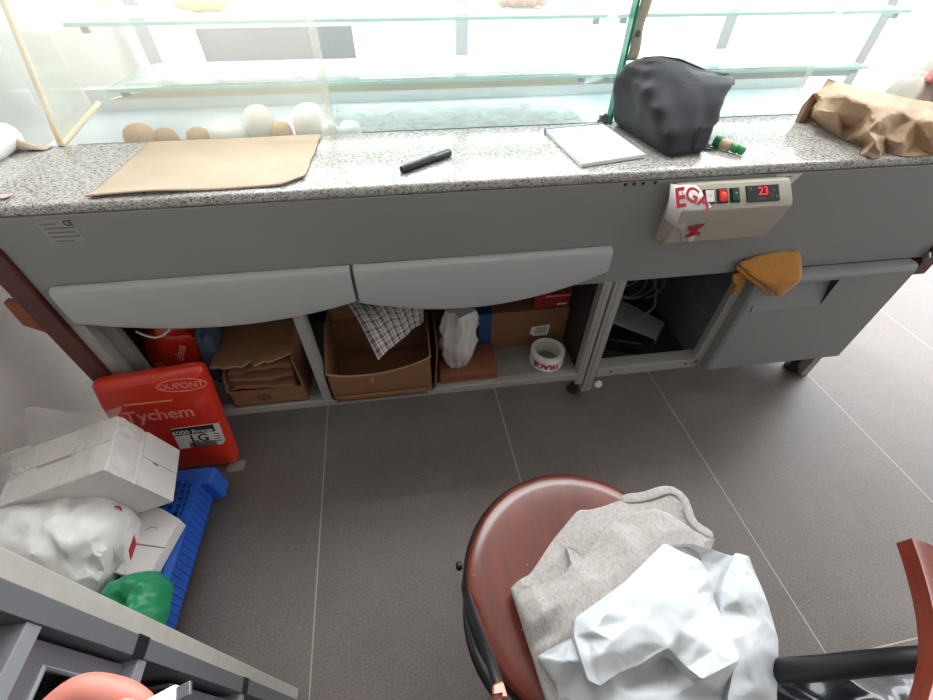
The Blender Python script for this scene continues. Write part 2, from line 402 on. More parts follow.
GAR = (24,[(100,189,488),(116,198,490),(138,206,485),(189,254,482),(248,298,484),(268,294,486),(298,298,485),(328,304,487),(376,298,490),(403,305,495),(425,306,500),(439,285,500),(427,251,490),(441,230,490),(466,218,485),(457,208,480),(433,187,475),(454,129,468),(405,11,465),(291,-61,465),(141,-40,468),(120,50,475),(113,107,480),(106,170,482),(152,184,508),(186,191,512),(202,208,508),(152,197,492),(183,208,492),(199,227,490),(205,238,492),(228,219,492),(218,228,500),(250,253,505),(258,233,512),(306,256,512),(343,269,512),(387,274,510),(312,206,522),(250,198,518),(167,154,525),(132,162,512),(119,133,505),(133,100,510),(202,174,524),(255,169,525),(378,286,492),(411,258,512),(418,227,508),(387,241,505),(434,212,500),(352,234,518),(218,191,515),(177,218,497),(227,259,498),(139,131,500),(160,112,520),(207,100,520),(290,88,520),(368,106,500)],[(0,23,1),(22,42,23),(42,41,23),(1,23,41),(41,2,1),(27,24,28),(28,53,27),(21,43,22),(43,55,22),(42,22,55),(41,42,55),(2,41,24),(24,27,2),(27,53,2),(53,3,2),(33,5,4),(25,40,44),(44,52,25),(26,25,52),(52,31,26),(31,32,26),(29,26,32),(30,29,32),(54,30,32),(32,33,54),(33,4,54),(55,43,56),(56,40,55),(41,55,40),(24,41,40),(40,25,24),(28,24,25),(25,26,28),(26,29,28),(53,28,29),(3,53,29),(29,30,3),(30,54,3),(54,4,3),(35,7,6),(46,8,36),(46,36,51),(51,37,46),(37,9,46),(8,46,9),(45,57,58),(58,38,45),(39,45,38),(34,39,38),(35,34,38),(38,51,35),(51,36,35),(7,35,36),(36,8,7),(48,12,49),(47,49,12),(12,11,47),(18,17,59),(16,59,17),(50,16,15),(15,14,50),(13,50,14),(48,49,16),(16,50,48),(50,13,48),(12,48,13),(19,18,58),(18,59,58),(38,58,59),(59,16,38),(16,49,38),(51,38,49),(37,51,49),(49,47,37),(47,11,37),(11,10,37),(9,37,10),(19,58,20),(58,57,20),(21,20,57),(43,21,57),(56,43,57),(40,56,57),(44,40,57),(57,45,44),(52,44,45),(45,39,52),(31,52,39),(39,34,31),(32,31,34),(33,32,34),(34,35,33),(35,6,33),(5,33,6)])
SACK = (15,[(-1157,614,260),(-1014,600,270),(-949,594,275),(-859,620,280),(-786,615,260),(-763,580,235),(-728,544,215),(-722,496,200),(-733,449,190),(-752,440,180),(-754,411,165),(-774,378,150),(-819,309,150),(-944,326,150),(-1071,407,200),(-772,562,285),(-832,542,310),(-897,519,315),(-967,498,310),(-817,471,325),(-766,496,300),(-730,507,262),(-733,462,235),(-740,432,262),(-747,456,285),(-789,421,285),(-832,433,315),(-879,406,280),(-779,396,235),(-754,402,215),(-823,380,230),(-876,372,230),(-809,525,300),(-882,539,300),(-722,506,235),(-748,420,220),(-769,438,315),(-771,420,250),(-945,425,280),(-780,389,190)],[(13,38,14),(0,14,38),(38,18,0),(17,2,1),(38,13,31),(31,27,38),(18,38,27),(17,1,18),(0,18,1),(32,3,16),(26,30,25),(19,26,25),(25,36,19),(36,32,19),(32,16,19),(33,19,16),(31,13,12),(12,30,31),(27,31,30),(30,26,27),(18,27,26),(17,18,26),(26,19,17),(19,33,17),(2,17,33),(33,16,2),(16,3,2),(11,29,39),(28,39,29),(37,28,29),(29,35,37),(35,23,37),(24,37,23),(34,7,6),(22,9,8),(8,7,22),(7,34,22),(21,22,34),(34,6,21),(6,5,21),(29,11,10),(35,29,10),(10,9,35),(23,35,9),(9,22,23),(24,23,22),(22,21,24),(20,24,21),(15,20,21),(21,5,15),(5,4,15),(11,39,12),(30,12,39),(39,28,30),(25,30,28),(28,37,25),(36,25,37),(37,24,36),(24,20,36),(32,36,20),(20,15,32),(3,32,15),(15,4,3)])
KRAFT = (25,[(1080,1144,868),(1087,1135,905),(1107,1140,915),(1121,1150,935),(1126,1126,935),(1152,1092,930),(1170,1054,930),(1212,1026,925),(1243,1008,920),(1276,980,920),(1347,930,910),(1378,866,834),(1252,881,834),(1204,881,834),(1170,885,834),(1160,900,836),(1158,922,842),(1119,886,834),(1089,880,834),(1079,906,834),(1128,948,836),(1116,996,834),(1118,1061,834),(1133,1155,834),(1127,1171,845),(1064,1076,912),(1051,1057,888),(1051,1006,935),(1091,968,925),(1162,950,915),(1207,907,905),(1059,1005,896),(1101,966,893),(1129,1023,858),(1070,915,884),(1120,995,872),(1128,917,870),(1177,940,885),(1201,933,897),(1168,896,862),(1212,888,872),(1150,907,850),(1062,876,876),(1080,1036,870),(1109,1140,872),(1122,1153,885),(1080,915,905),(1094,950,858),(1104,1014,850),(1224,912,845),(1247,882,890),(1075,891,850)],[(1,44,45),(24,23,44),(0,24,44),(44,1,0),(2,25,4),(4,3,2),(22,43,23),(43,26,23),(44,23,26),(45,44,26),(26,25,45),(1,45,25),(25,2,1),(21,33,48),(31,48,33),(51,20,19),(20,47,21),(20,34,47),(35,47,34),(34,32,35),(33,21,47),(47,35,33),(31,33,35),(35,32,31),(27,31,32),(21,48,22),(43,22,48),(48,31,43),(26,43,31),(25,26,31),(31,27,25),(4,25,27),(27,5,4),(36,16,41),(41,16,15),(42,17,16),(16,36,42),(36,37,46),(37,29,46),(28,46,29),(29,7,28),(6,28,7),(13,49,14),(39,14,49),(49,38,39),(11,10,50),(9,50,10),(11,50,12),(40,12,50),(30,40,50),(50,9,30),(49,13,12),(12,40,49),(38,49,40),(40,30,38),(30,9,38),(8,38,9),(14,39,15),(41,15,39),(36,41,39),(37,36,39),(39,38,37),(29,37,38),(38,8,29),(7,29,8),(51,19,18),(18,17,51),(17,42,51),(20,51,42),(34,20,42),(42,36,34),(36,46,34),(32,34,46),(46,28,32),(27,32,28),(5,27,28),(28,6,5)])
BAG_LAYER = (24,[(166,106,545),(175,126,542),(216,142,545),(259,159,548),(301,181,548),(345,205,542),(363,187,548),(385,172,548),(390,152,543),(387,134,535),(387,118,530),(378,83,545),(368,49,556),(335,43,566),(301,36,574),(295,50,560),(292,64,548),(278,73,566),(261,69,556),(242,63,546),(213,59,545),(182,49,545),(168,57,548),(166,83,550),(190,105,562),(182,98,550),(176,76,555),(215,124,558),(249,109,563),(294,127,563),(334,121,566),(352,107,560),(320,74,572),(337,62,566),(340,161,558),(259,84,563),(216,78,560),(303,89,566),(273,144,558),(209,91,566),(207,107,553),(188,78,565)],[(23,25,0),(21,41,26),(21,26,22),(23,22,26),(25,23,26),(26,41,25),(0,25,24),(1,0,24),(38,4,3),(36,20,19),(19,35,36),(35,28,36),(39,36,28),(40,39,28),(27,40,28),(28,38,27),(38,3,27),(41,21,20),(20,36,41),(36,39,41),(25,41,39),(24,25,39),(39,40,24),(40,27,24),(1,24,27),(2,1,27),(27,3,2),(17,16,37),(37,30,29),(30,34,29),(34,6,5),(13,12,33),(12,11,33),(13,33,14),(33,11,32),(31,32,11),(11,10,31),(10,9,31),(14,33,15),(33,32,15),(16,15,32),(37,16,32),(32,31,37),(30,37,31),(31,9,30),(9,8,30),(34,30,8),(8,7,34),(6,34,7),(35,19,18),(18,17,35),(17,37,35),(37,29,35),(28,35,29),(38,28,29),(4,38,29),(29,34,4),(34,5,4)])
BAG_SIDE = (16,[(452,178,535),(472,171,533),(474,146,523),(478,125,512),(480,98,497),(477,68,485),(459,36,477),(441,6,467),(399,-58,460),(320,-47,520),(340,14,535),(370,46,535),(379,73,535),(390,110,527),(404,134,528),(427,157,533),(438,145,545),(411,115,545),(404,80,540),(393,48,535),(394,19,515),(439,114,535),(446,86,515),(418,136,537),(438,153,542),(456,152,536),(415,99,532)],[(15,14,23),(13,12,26),(26,17,13),(14,13,17),(23,14,17),(17,16,23),(16,24,23),(15,23,24),(24,0,15),(1,25,2),(4,22,5),(7,6,20),(19,20,6),(6,5,19),(5,22,19),(18,19,22),(22,4,21),(4,3,21),(2,21,3),(8,7,9),(10,9,7),(7,20,10),(11,10,20),(20,19,11),(12,11,19),(19,18,12),(26,12,18),(18,22,26),(22,21,26),(17,26,21),(16,17,21),(21,2,16),(2,25,16),(24,16,25),(25,1,24),(0,24,1)])
GAR_LAYER = (24,[(100,187,498),(129,185,504),(152,184,508),(173,186,511),(189,193,513),(200,205,513),(201,219,511),(201,233,508),(213,226,512),(222,213,512),(238,225,514),(260,241,515),(290,259,514),(327,268,515),(365,270,514),(388,259,516),(416,232,510),(435,207,495),(410,173,490),(325,20,490),(146,-14,490),(120,49,488),(112,106,492),(104,166,494),(166,152,532),(131,161,518),(118,132,512),(132,99,515),(200,172,531),(252,167,532),(310,204,528),(247,196,526),(375,229,522),(349,232,525),(215,189,524),(242,215,516),(159,111,525),(205,99,525),(290,88,520),(362,131,510),(292,222,528),(330,241,516),(162,169,522),(138,142,526),(144,119,514)],[(22,26,23),(0,23,1),(21,27,22),(27,44,22),(26,22,44),(44,43,26),(43,25,26),(23,26,25),(1,23,25),(25,2,1),(42,24,28),(3,42,28),(28,4,3),(6,8,7),(44,27,36),(36,24,44),(43,44,24),(24,42,43),(25,43,42),(2,25,42),(42,3,2),(9,34,35),(35,10,9),(12,11,40),(29,31,34),(35,34,31),(31,40,35),(40,11,35),(10,35,11),(41,30,33),(14,41,33),(33,15,14),(19,18,39),(18,17,32),(16,32,17),(19,39,38),(39,18,30),(18,32,30),(33,30,32),(15,33,32),(32,16,15),(19,38,37),(29,37,38),(38,39,29),(39,30,29),(31,29,30),(40,31,30),(30,41,40),(12,40,41),(13,12,41),(41,14,13),(19,37,20),(21,20,37),(27,21,37),(36,27,37),(24,36,37),(28,24,37),(37,29,28),(29,34,28),(4,28,34),(5,4,34),(34,9,5),(6,5,9),(8,6,9)])

def facet(data, base, lev=3, smooth=2, cr=.0, cs=14, oct=3, seed=0, inset=.97, bsm=1, warp=0):
    nb, P, T = data
    bm = bmesh.new(); vs = [bm.verts.new((x/1000, y/1000, z/1000)) for x, y, z in P]
    for t in T: bm.faces.new([vs[i] for i in t])
    bmesh.ops.subdivide_edges(bm, edges=bm.edges[:], cuts=2**lev-1, use_grid_fill=True)
    bmesh.ops.triangulate(bm, faces=[f for f in bm.faces if len(f.verts) > 4])
    bm.verts.ensure_lookup_table()
    for k in range(smooth):
        new = {}
        for v in bm.verts:
            if v.is_boundary:
                if k >= bsm: continue
                nb_ = [e.other_vert(v) for e in v.link_edges if e.is_boundary]
            else: nb_ = [e.other_vert(v) for e in v.link_edges]
            m = sum((q.co for q in nb_), V((0, 0, 0)))/len(nb_)
            new[v] = v.co.lerp(m, .6)
        for v, c in new.items(): v.co = c
    bm.normal_update()
    bd = set(v for v in bm.verts if v.is_boundary)
    off = {}
    for v in bm.verts:
        n = v.normal if v.normal.z > 0 else -v.normal
        p = v.co
        q = p+V((noise.noise(p*9), noise.noise(p*9+V((5, 1, 2))), 0))*warp
        d = cr*(crease((q.x+seed, q.y, q.z*.6), cs, oct)-.62)
        off[v] = n*d*(.4 if v in bd else 1)
    for v, o_ in off.items(): v.co += o_
    # skirt down to what it lies on
    es = [e for e in bm.edges if e.is_boundary]
    c = sum((v.co for v in bd), V((0, 0, 0)))/len(bd)
    lowv = {}
    for v in bd:
        x, y = c.x+(v.co.x-c.x)*inset, c.y+(v.co.y-c.y)*inset
        lowv[v] = bm.verts.new((x, y, min(v.co.z-.001, base(x, y) if callable(base) else base)))
    for e in es:
        a, b_ = e.verts
        try: bm.faces.new((a, b_, lowv[b_], lowv[a]))
        except ValueError: pass
    bm.verts.index_update()
    b = B(); b.v = [v.co.copy() for v in bm.verts]; b.f = [tuple(v.index for v in f.verts) for f in bm.faces]
    bm.free(); return b

# ------------------------------------------------------------------ setting
struct(B().box(-1.08, 5.0, -3.4, 2.35, -.06, 0).obj('floor', M['floor'])).location.z = -.06
f_ = bpy.data.objects['floor']
# keep object coordinates equal to world coordinates for the tile grid
for v in f_.data.vertices: v.co += V(f_.location)
f_.location = (0, 0, 0)
struct(B().box(-1.2, -1.08, -3.4, 2.35, -.06, 2.7).obj('wall_left', M['wall']))
struct(B().box(-1.2, 5.0, -3.4, 1.5, 2.7, 2.8).obj('ceiling', M['ceiling']))  # unseen ceiling, stops short to shape the skylight on floor and seat
struct(B().box(-14, 18, 2.35, 26, -.1, -.03).obj('ground', M['pave']))
w = B()
for x in (-1.0, .3, 1.56, 2.36, 3.6): w.box(x-.03, x+.03, 2.28, 2.34, .12, 2.7)
w.box(-1.08, 5, 2.28, 2.34, 0, .12)
w.box(-1.08, 5, 2.28, 2.34, 2.3, 2.36)
struct(B().box(-.80, -.17, 2.285, 2.315, .66, .90).box(-.80, -.58, 2.283, 2.285, .66, .90).obj('added_panel_1', pm('added_grey_panel', (168, 170, 172), .6), bevel=.003))  # added panel, puts a grey patch behind the left pane
win = struct(w.obj('window_1', M['shopframe'], bevel=.004))

# ------------------------------------------------------------------ refrigerated counter cabinet
cab = thing('display_counter', 'long grey refrigerated counter cabinet with open lower bays under the granite top', 'counter', (.33, 1.05, 0))
B().box(-.835, 1.49, .88, .9, .53, .81).obj('front_panel', M['panel'], cab, bevel=.002)
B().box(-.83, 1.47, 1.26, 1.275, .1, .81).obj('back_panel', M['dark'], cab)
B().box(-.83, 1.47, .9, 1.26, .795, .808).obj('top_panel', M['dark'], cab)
# wooden end panels
B().box(-.885, -.837, .868, 1.195, 0, .806).obj('side_panel', M['redwood'], cab, bevel=.003)
B().box(1.492, 1.54, .872, 1.195, .47, .806).obj('side_panel', M['redwood'], cab, bevel=.003)
B().box(1.455, 1.48, .9, 1.26, .1, .53).obj('end_panel', M['panel'], cab)
# uprights
for x0, x1, z0, z1 in ((-.835, -.803, .13, .53), (-.326, -.298, .155, .53), (.505, .532, .1, .53), (.538, .572, .055, .535)):
    u = B().box(x0, x1, .88, .912, z0, z1)
    if x0 > .5: u.box(x0+.011, x1-.011, .878, .882, z0+.01, z1-.004)
    u.obj('upright', M['alu'], cab, bevel=.002)
B().box(-.803, -.77, .912, .93, .155, .53).obj('upright', M['shelf'], cab)
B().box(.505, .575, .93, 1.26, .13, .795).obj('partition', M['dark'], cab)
B().box(-.83, .505, .905, 1.26, .138, .155).obj('shelf_board', M['shelf'], cab)
r = B().box(-.83, .505, .878, .906, .128, .1555); r.obj('bottom_rail', M['alu'], cab, bevel=.003)
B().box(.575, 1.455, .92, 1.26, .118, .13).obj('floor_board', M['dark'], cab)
sl = B().box(.572, .935, .876, .925, .132, .172).obj('bottom_sill', M['alu'], cab, bevel=.003)
for x in (.62, .888):
    B().lathe([(.0001, .0), (.0045, 0), (.0045, .001)], (x, .8755, .155), 12, X=(1,0,0), Y=(0,0,1), Z=(0,-1,0)).obj('screw_hole', M['black'], sl)
B().box(.94, .955, .9, 1.26, .13, .795).obj('partition', M['bluegrey'], cab)
B().box(.915, .945, .876, .9, .15, .535).obj('door_jamb', M['alu'], cab, bevel=.003)
B().box(.945, .958, .874, .9, .16, .53).obj('door_gasket', M['rubber'], cab, bevel=.003)
# feet and castor knob
for x, y in ((.54, .94), (1.42, .93), (-.78, .95)):
    B().lathe([(.026, 0), (.028, .01), (.02, .016), (.012, .02), (.012, .13)], (x, y, 0), 20).obj('foot', M['rubber'], cab)
B().lathe([(.0001, 0), (.012, 0), (.013, .003), (.013, .011), (.009, .013), (.0045, .013), (.0045, .009), (.0001, .009)], (.588, .878, .098), 24, X=(1,0,0), Y=(0,0,1), Z=(0,-1,0)).obj('adjusting_knob', M['white'], cab)
B().box(1.425, 1.455, .885, .96, .0, .118).obj('corner_leg', M['alu'], cab, bevel=.002)

def drawer_front(x0, x1, zt, zl, zr, zm):
    n = 22; rings = []
    def prof(x):  # bottom edge
        t = (x-x0)/(x1-x0)
        a = zl+(zr-zl)*t
        return a-(4*t*(1-t))**1.0*((zl+zr)/2-zm)
    rr = .009
    for k in range(n+1):
        x = x0+(x1-x0)*k/n; zb = prof(x)
        rings.append([V((x, .8795, zb)), V((x, .866, zb)), V((x, .859, zb+.007)), V((x, .8575, zb+.02)), V((x, .8575, zt-.016)), V((x, .861, zt-.005)), V((x, .868, zt)), V((x, .8795, zt+.002))])
    return B().loft(rings).obj('drawer_front', M['drawer'], cab, bevel=.004, angle=50)
drawer_front(-.803, -.1535, .648, .549, .547, .502)
drawer_front(-.1465, .496, .648, .541, .575, .496)

# fridge door with pull recess
X0, X1, Z0, Z1, YF, YB = .943, 1.449, .148, .529, .842, .8795
hx0, hx1, hz0, hz1 = .972, 1.205, .405, .503
d = B()
def rr(x0, x1, z0, z1, y, rad=.0, n=4):
    return [V((x0, y, z0)), V((x1, y, z0)), V((x1, y, z1)), V((x0, y, z1))]
d.loft([rr(X0, X1, Z0, Z1, YB), rr(X0, X1, Z0, Z1, YF+.016), rr(X0+.004, X1-.003, Z0+.002, Z1-.004, YF+.005), rr(X0+.014, X1-.004, Z0+.004, Z1-.016, YF)], cap=False)
o = len(d.v)
d.v += [V((X0+.014, YF, Z0+.004)), V((X1-.004, YF, Z0+.004)), V((X1-.004, YF, Z1-.016)), V((X0+.014, YF, Z1-.016)), V((hx0, YF, hz0)), V((hx1, YF, hz0)), V((hx1, YF, hz1)), V((hx0, YF, hz1))]
d.f += [(o, o+1, o+5, o+4), (o+1, o+2, o+6, o+5), (o+2, o+3, o+7, o+6), (o+3, o, o+4, o+7), (0, 3, 2, 1)]
door = d.obj('fridge_door', M['panel'], cab, angle=25)
h = B()
h.add([(hx0, YF, hz0), (hx1, YF, hz0), (hx1, YF+.026, hz1), (hx0, YF+.026, hz1)], [(0, 1, 2, 3)])
h.obj('recess_plate', M['panel'], door)
h = B()
h.add([(hx0, YF+.0005, hz0), (hx0, YF, hz1), (hx0, YF+.026, hz1), (hx1, YF+.0005, hz0), (hx1, YF, hz1), (hx1, YF+.026, hz1)], [(0, 1, 2), (3, 5, 4), (1, 4, 5, 2)])
h.obj('handle_recess', M['recess'], door)
h = B(); h.prism([(hx0, YF+.0225, hz1-.014), (hx1, YF+.0225, hz1-.014), (hx1, YF-.0005+.026, hz1), (hx0, YF-.0005+.026, hz1)], (0, -.0006, 0)); h.prism([(hx0, YF-.0004, hz0), (hx0+.007, YF-.0004, hz0), (hx0+.007, YF+.0255, hz1), (hx0, YF+.0255, hz1)], (0, -.0006, 0)); h.obj('recess_shade_strip', M['recess'], door)  # dark strips on the plate stand in for shade in a gap
B().tube([(1.478, .872, .552), (1.484, .866, .54), (1.484, .872, .53)], .006, 8).obj('hinge_pin', M['steel'], cab)

# rating plate at the left of the panel
pl = B().box(-.736, -.668, .8785, .8805, .752, .802).obj('rating_plate', M['plate'], cab)
text('CE', .016, (-.678, .8784, .7935), (1,0,0), (0,0,1), M['print_black'], pl, bold=.0004, spacing=.8)
g = B()
for i, (a, b_) in enumerate(((-.731, -.70), (-.727, -.672), (-.727, -.676), (-.727, -.672), (-.724, -.690))):
    z = .794-.0095*i
    g.box(a, b_, .878, .8785, z-.0022, z+.0012)
g.obj('small_print', M['print_grey'], pl)
for i in range(4): B().lathe([(.0001, 0), (.0042, 0), (.0042, .001)], (.487+.021*i+(.008 if i == 3 else 0), .8795, .806), 10, X=(1,0,0), Y=(0,0,1), Z=(0,-1,0)).obj('vent_hole', M['black'], cab)
st = B().prism([(.86, .8788, .776), (.905, .8788, .778), (.925, .8788, .808), (.86, .8788, .808)], (0, .001, 0)).obj('paper_sticker', M['label'], cab)
g = B()
for i in range(4): g.box(.885, .902, .8783, .8787, .784+i*.006, .786+i*.006)
g.obj('small_print', M['print_grey'], st)

# control box
cx0, cx1 = .606, .886
def cprof(x, ins=0):
    P = [(.8795, .804), (.864, .806), (.858, .804), (.822, .768), (.8185, .762), (.8185, .755), (.841, .668), (.85, .66), (.8795, .655)]
    if ins:
        P = [(y+(.8795-y)*.12 if y < .879 else y, z*(1-.0)+(-.006 if z > .8 else (.006 if z < .67 else 0))) for y, z in P]
    return [V((x, y, z)) for y, z in P]
cb = B().loft([cprof(cx0, 1), cprof(cx0+.006), cprof(cx1-.006), cprof(cx1, 1)]).obj('control_box', M['beige'], cab, angle=30)
FU = V((0, -.036, -.036)).normalized()      # down the slanted switch face
FN = V((0, -.036, .036)).normalized()       # its normal
FO = V((0, .858, .804))
def on_face(x, t, off=0): return V((x, 0, 0))+FO+FU*t+FN*off
def face_box(x0, x1, t0, t1, o0, o1):
    return B().obox(on_face((x0+x1)/2, (t0+t1)/2, (o0+o1)/2), V(((x1-x0)/2, 0, 0)), FU*((t1-t0)/2), FN*((o1-o0)/2))
def switch(x0, x1, m, nm):
    fr = face_box(x0, x1, .010, .044, -.002, .0025).obj('switch_frame', M['black'], cb, bevel=.001)
    face_box(x0+.0035, x1-.0035, .0135, .0405, .002, .006).obj(nm, m, fr, bevel=.001)
switch(.662, .688, M['white'], 'rocker_switch'); switch(.694, .720, M['redface'], 'lamp_switch'); switch(.726, .75, M['greenlamp'], 'rocker_switch')
B().lathe([(.0001, .003), (.004, .002), (.006, 0)], on_face(.7075, .026, .0062), 16, X=(1,0,0), Y=-FU, Z=FN).obj('lamp_glow', M['redlamp'], cb)
face_box(.736, .741, .023, .0245, .006, .0068).obj('switch_mark', M['print_white'], cb)
face_box(.672, .677, .026, .0275, .006, .0068).obj('switch_mark', M['print_red'], cb)
dp = face_box(.766, .848, .008, .046, -.001, .003).obj('temperature_display', M['black'], cb, bevel=.0015)
text('23', .026, on_face(.807, .023, .0034), (1,0,0), -FU, M['led'], dp, bold=.0001)
face_box(.79, .812, .0385, .0395, .003, .0034).obj('display_mark', M['print_grey'], dp)
for x, t in ((.777, .016), (.834, .022), (.840, .036), (.829, .034)):
    face_box(x-.002, x+.002, t-.002, t+.002, .003, .0036).obj('display_button', M['print_grey'], dp)
# printed packing tape wrapped over its left end
q = B()
LN = V((0, -.087, -.0225)).normalized()
def lowface(x, t, off=.0015): return V((x, .8185, .755))+V((0, .0225, -.087)).normalized()*t+LN*off
q.loft([[V((.592, .872, .806)), V((.588, .85, .775)), V((.59, .845, .735))],
        [on_face(.604, .0, .002)+V((0, .006, 0)), on_face(.604, .05, .002), lowface(.604, .028)],
        [on_face(.625, -.002, .002), on_face(.63, .052, .002), lowface(.63, .045)],
        [on_face(.645, .0, .002), on_face(.652, .052, .002), lowface(.655, .088)],
        [on_face(.652, .008, .002), on_face(.678, .05, .002), lowface(.683, .086)]], cap=False, closed=False)
tp = q.obj('printed_tape', M['white'], cb, solid=.0012, angle=60)
text('E', .062, on_face(.604, .03, .005)+V((0, .003, 0)), (1, 0, .12), -FU, M['print_red'], tp, bold=.0016, xs=.8)
text('GA', .046, on_face(.645, .03, .0042), (.9, -.35, -.35), -FU+V((.45, 0, 0)), M['print_red'], tp, bold=.001)
text('M', .052, lowface(.664, .05, .0036), V((.02, .0225, -.087)), V((1, 0, .16)), M['print_red'], tp, bold=.0014)

B().prism([(-.945, .9, .60), (-.886, .9, .585), (-.886, .9, .46), (-.915, .9, .5), (-.95, .9, .53)], (0, .02, 0)).obj('orange_wedge', M['orangewood'], cab, bevel=.002)  # orange wedge added beside the left side panel

# ------------------------------------------------------------------ granite worktop
w = B(); n = 8
rad = [(.892, .809), (.884, .811), (.8815, .816), (.8815, .826), (.884, .8305), (.889, .832)]
ring = lambda x: [V((x, y, z)) for y, z in [(1.2, .809)]+rad+[(1.2, .832)]]
w.loft([ring(-1.07), ring(1.56)])
tag(w.obj('worktop', M['granite'], angle=50), 'speckled grey granite worktop running along the top of the counter', 'worktop')

# ------------------------------------------------------------------ glass showcase above and behind the worktop
gc = thing('glass_showcase', 'glass pastry showcase with two tiers of glass shelves behind the worktop', 'display case', (.3, 1.4, .79))
B().box(-.95, 1.5, 1.202, 1.62, .775, .79).obj('deck', M['deck'], gc)
B().box(-.95, 1.5, 1.62, 1.65, .775, .85).obj('front_sill', M['whitepaper'], gc)
def pane(x0, x1, y, z0, z1, m, th=.006, lean=0): 
    return B().prism([(x0, y, z0), (x1, y, z0), (x1, y+lean, z1), (x0, y+lean, z1)], (0, th, 0)).obj('glass_pane', m, gc)
pane(-.81, -.165, 1.196, .8325, 1.32, M['glasshaze'])
pane(-.17, .562, 1.206, .8325, 1.32, M['glass'])
pane(.575, 1.49, 1.206, .8325, 1.32, M['glass'])
B().box(.562, .5685, 1.186, 1.214, .8325, 1.32).obj('pane_edge', M['glassedge'], gc)
B().box(-.184, -.166, 1.193, 1.195, .8325, 1.32).obj('pane_seal', M['wrap'], gc)
B().box(1.10, 1.118, 1.203, 1.205, .8325, 1.32).obj('pane_seal', M['wrap'], gc)
B().box(-.955, -.947, 1.205, 1.6, .8, 1.3).obj('end_pane', M['glass'], gc)
B().tube([(-.955, 1.2, .79), (-.97, 1.206, .86), (-1.02, 1.21, 1.0)], .004, 6).obj('pane_edge', M['glassedge'], gc)
# tan trim of the leaning side frame
B().tube([(-.818, 1.196, .833), (-.818, 1.30, 1.105), (-.818, 1.37, 1.29)], .0065, 8).obj('side_trim', M['tan'], gc)
B().tube([(-.818, 1.198, .833), (-.818, 1.43, .862)], .0065, 8).obj('side_trim', M['tan'], gc)
B().prism([(-.818, 1.2, .833), (-.818, 1.6, .88), (-.818, 1.6, 1.3), (-.818, 1.37, 1.3)], (-.004, 0, 0)).obj('side_pane', M['glasshaze'], gc)
# shelves
for z, y0, y1, xa, xb in ((.905, 1.35, 1.62, -.74, .555), (.905, 1.35, 1.62, .58, 1.44), (1.045, 1.32, 1.56, -.74, .555), (1.045, 1.32, 1.56, .58, 1.44)):
    s = B().box(xa, xb, y0+.003, y1, z, z+.007).obj('glass_shelf', M['shelfglass'], gc)
    B().box(xa, xb, y0, y0+.003, z-.0005, z+.0075).obj('shelf_edge', M['shelfedge'], s)
    if z < 1: B().prism([(xa-.03, 1.40, z-.029), (xb, 1.40, z-.029), (xb, 1.40, z-.003), (xa+.12, 1.40, z-.003)], (0, .02, 0)).obj('shelf_lip', M['tan' if xa < 0 else 'greylip'], s)
    for x in (xa+.02, xb-.03):
        c = B().box(x, x+.018, y0+.02, y0+.036, z-.016, z-.001); c.obj('shelf_clamp', M['steel'], s, bevel=.002)
# hinge at foot of the middle pane, old tape with a screw near the top
h = B().box(.535, .558, 1.19, 1.204, .833, .853); h.tube([(.53, 1.195, .836), (.548, 1.19, .858)], .004, 8); h.obj('pane_hinge', M['steel'], gc, bevel=.002)
h = B().grid(lambda u, v: (.575+.028*u+.003*math.sin(v*9), 1.203, .975+.135*v), 3, 12).obj('tape_patch', M['tapebeige'], gc, solid=.001)
B().lathe([(.0001, .003), (.006, .002), (.007, 0)], (.59, 1.2025, 1.03), 16, X=(1,0,0), Y=(0,0,1), Z=(0,-1,0)).obj('screw_head', M['steel'], h)

# things in the showcase
def liner(x0, x1, y0, y1, z, label, amp=.006):
    b = B().grid(lambda u, v: (x0+(x1-x0)*u, y0+(y1-y0)*v+amp*noise.noise((u*9, z*5, v)), z+.002+amp*abs(noise.noise((u*7, v*2, z*9)))*(1-v)), 40, 6)
    tag(b.obj('paper_liner', M['liner'], solid=.001), label, 'paper', 'paper liners on the glass shelves')
liner(-.70, .53, 1.362, 1.6, .914, 'long white paper liner on the lower left glass shelf')
liner(.60, 1.30, 1.362, 1.6, .914, 'white paper liner on the lower right glass shelf')
liner(-.70, .53, 1.335, 1.55, 1.054, 'long white paper liner on the upper left glass shelf', .012)
liner(.62, 1.40, 1.335, 1.55, 1.054, 'white paper liner on the upper right glass shelf')
b = B().grid(lambda u, v: (-.20+.75*u, 1.215+.36*v, .7945+.003*noise.noise((u*6, v*3, 0))), 20, 10)  # added sheet, its white stands in for light reflected by the deck
tag(b.obj('paper_liner', M['liner'], solid=.001), 'white sheet added for the bright reflection on the showcase deck right of the buns', 'paper', 'paper liners on the glass shelves')
def bun(x, y, w, h, m, label, z=.791):
    rings = []
    for r, t in ((.0, 0), (.7, 0), (.93, .12), (1, .35), (.96, .6), (.8, .83), (.5, .96), (.2, 1), (.02, 1.0)):
        rings.append([V((x+w/2*max(r, .01)*math.cos(a)*(1+.05*noise.noise((math.cos(a), math.sin(a), x*9))), y+w/2*max(r, .01)*math.sin(a), z+h*t)) for a in [2*PI*j/24 for j in range(24)]])
    return tag(B().loft(rings).obj('bread_bun', m, angle=80), label, 'bun', 'buns on the showcase deck')
bun(-.672, 1.27, .078, .062, M['bun'], 'golden brown bun, leftmost on the showcase deck')
bun(-.618, 1.285, .058, .045, M['bun'], 'small golden bun second from left on the showcase deck')
bun(-.535, 1.28, .062, .044, M['bun'], 'low pale golden bun third from left, behind the kraft paper')
bun(-.455, 1.275, .098, .063, M['bunw'], 'white floured bun, wide and low, left of the tallest white bun')
bun(-.375, 1.30, .082, .088, M['bunw'], 'tall round white floured bun in the middle of the row')
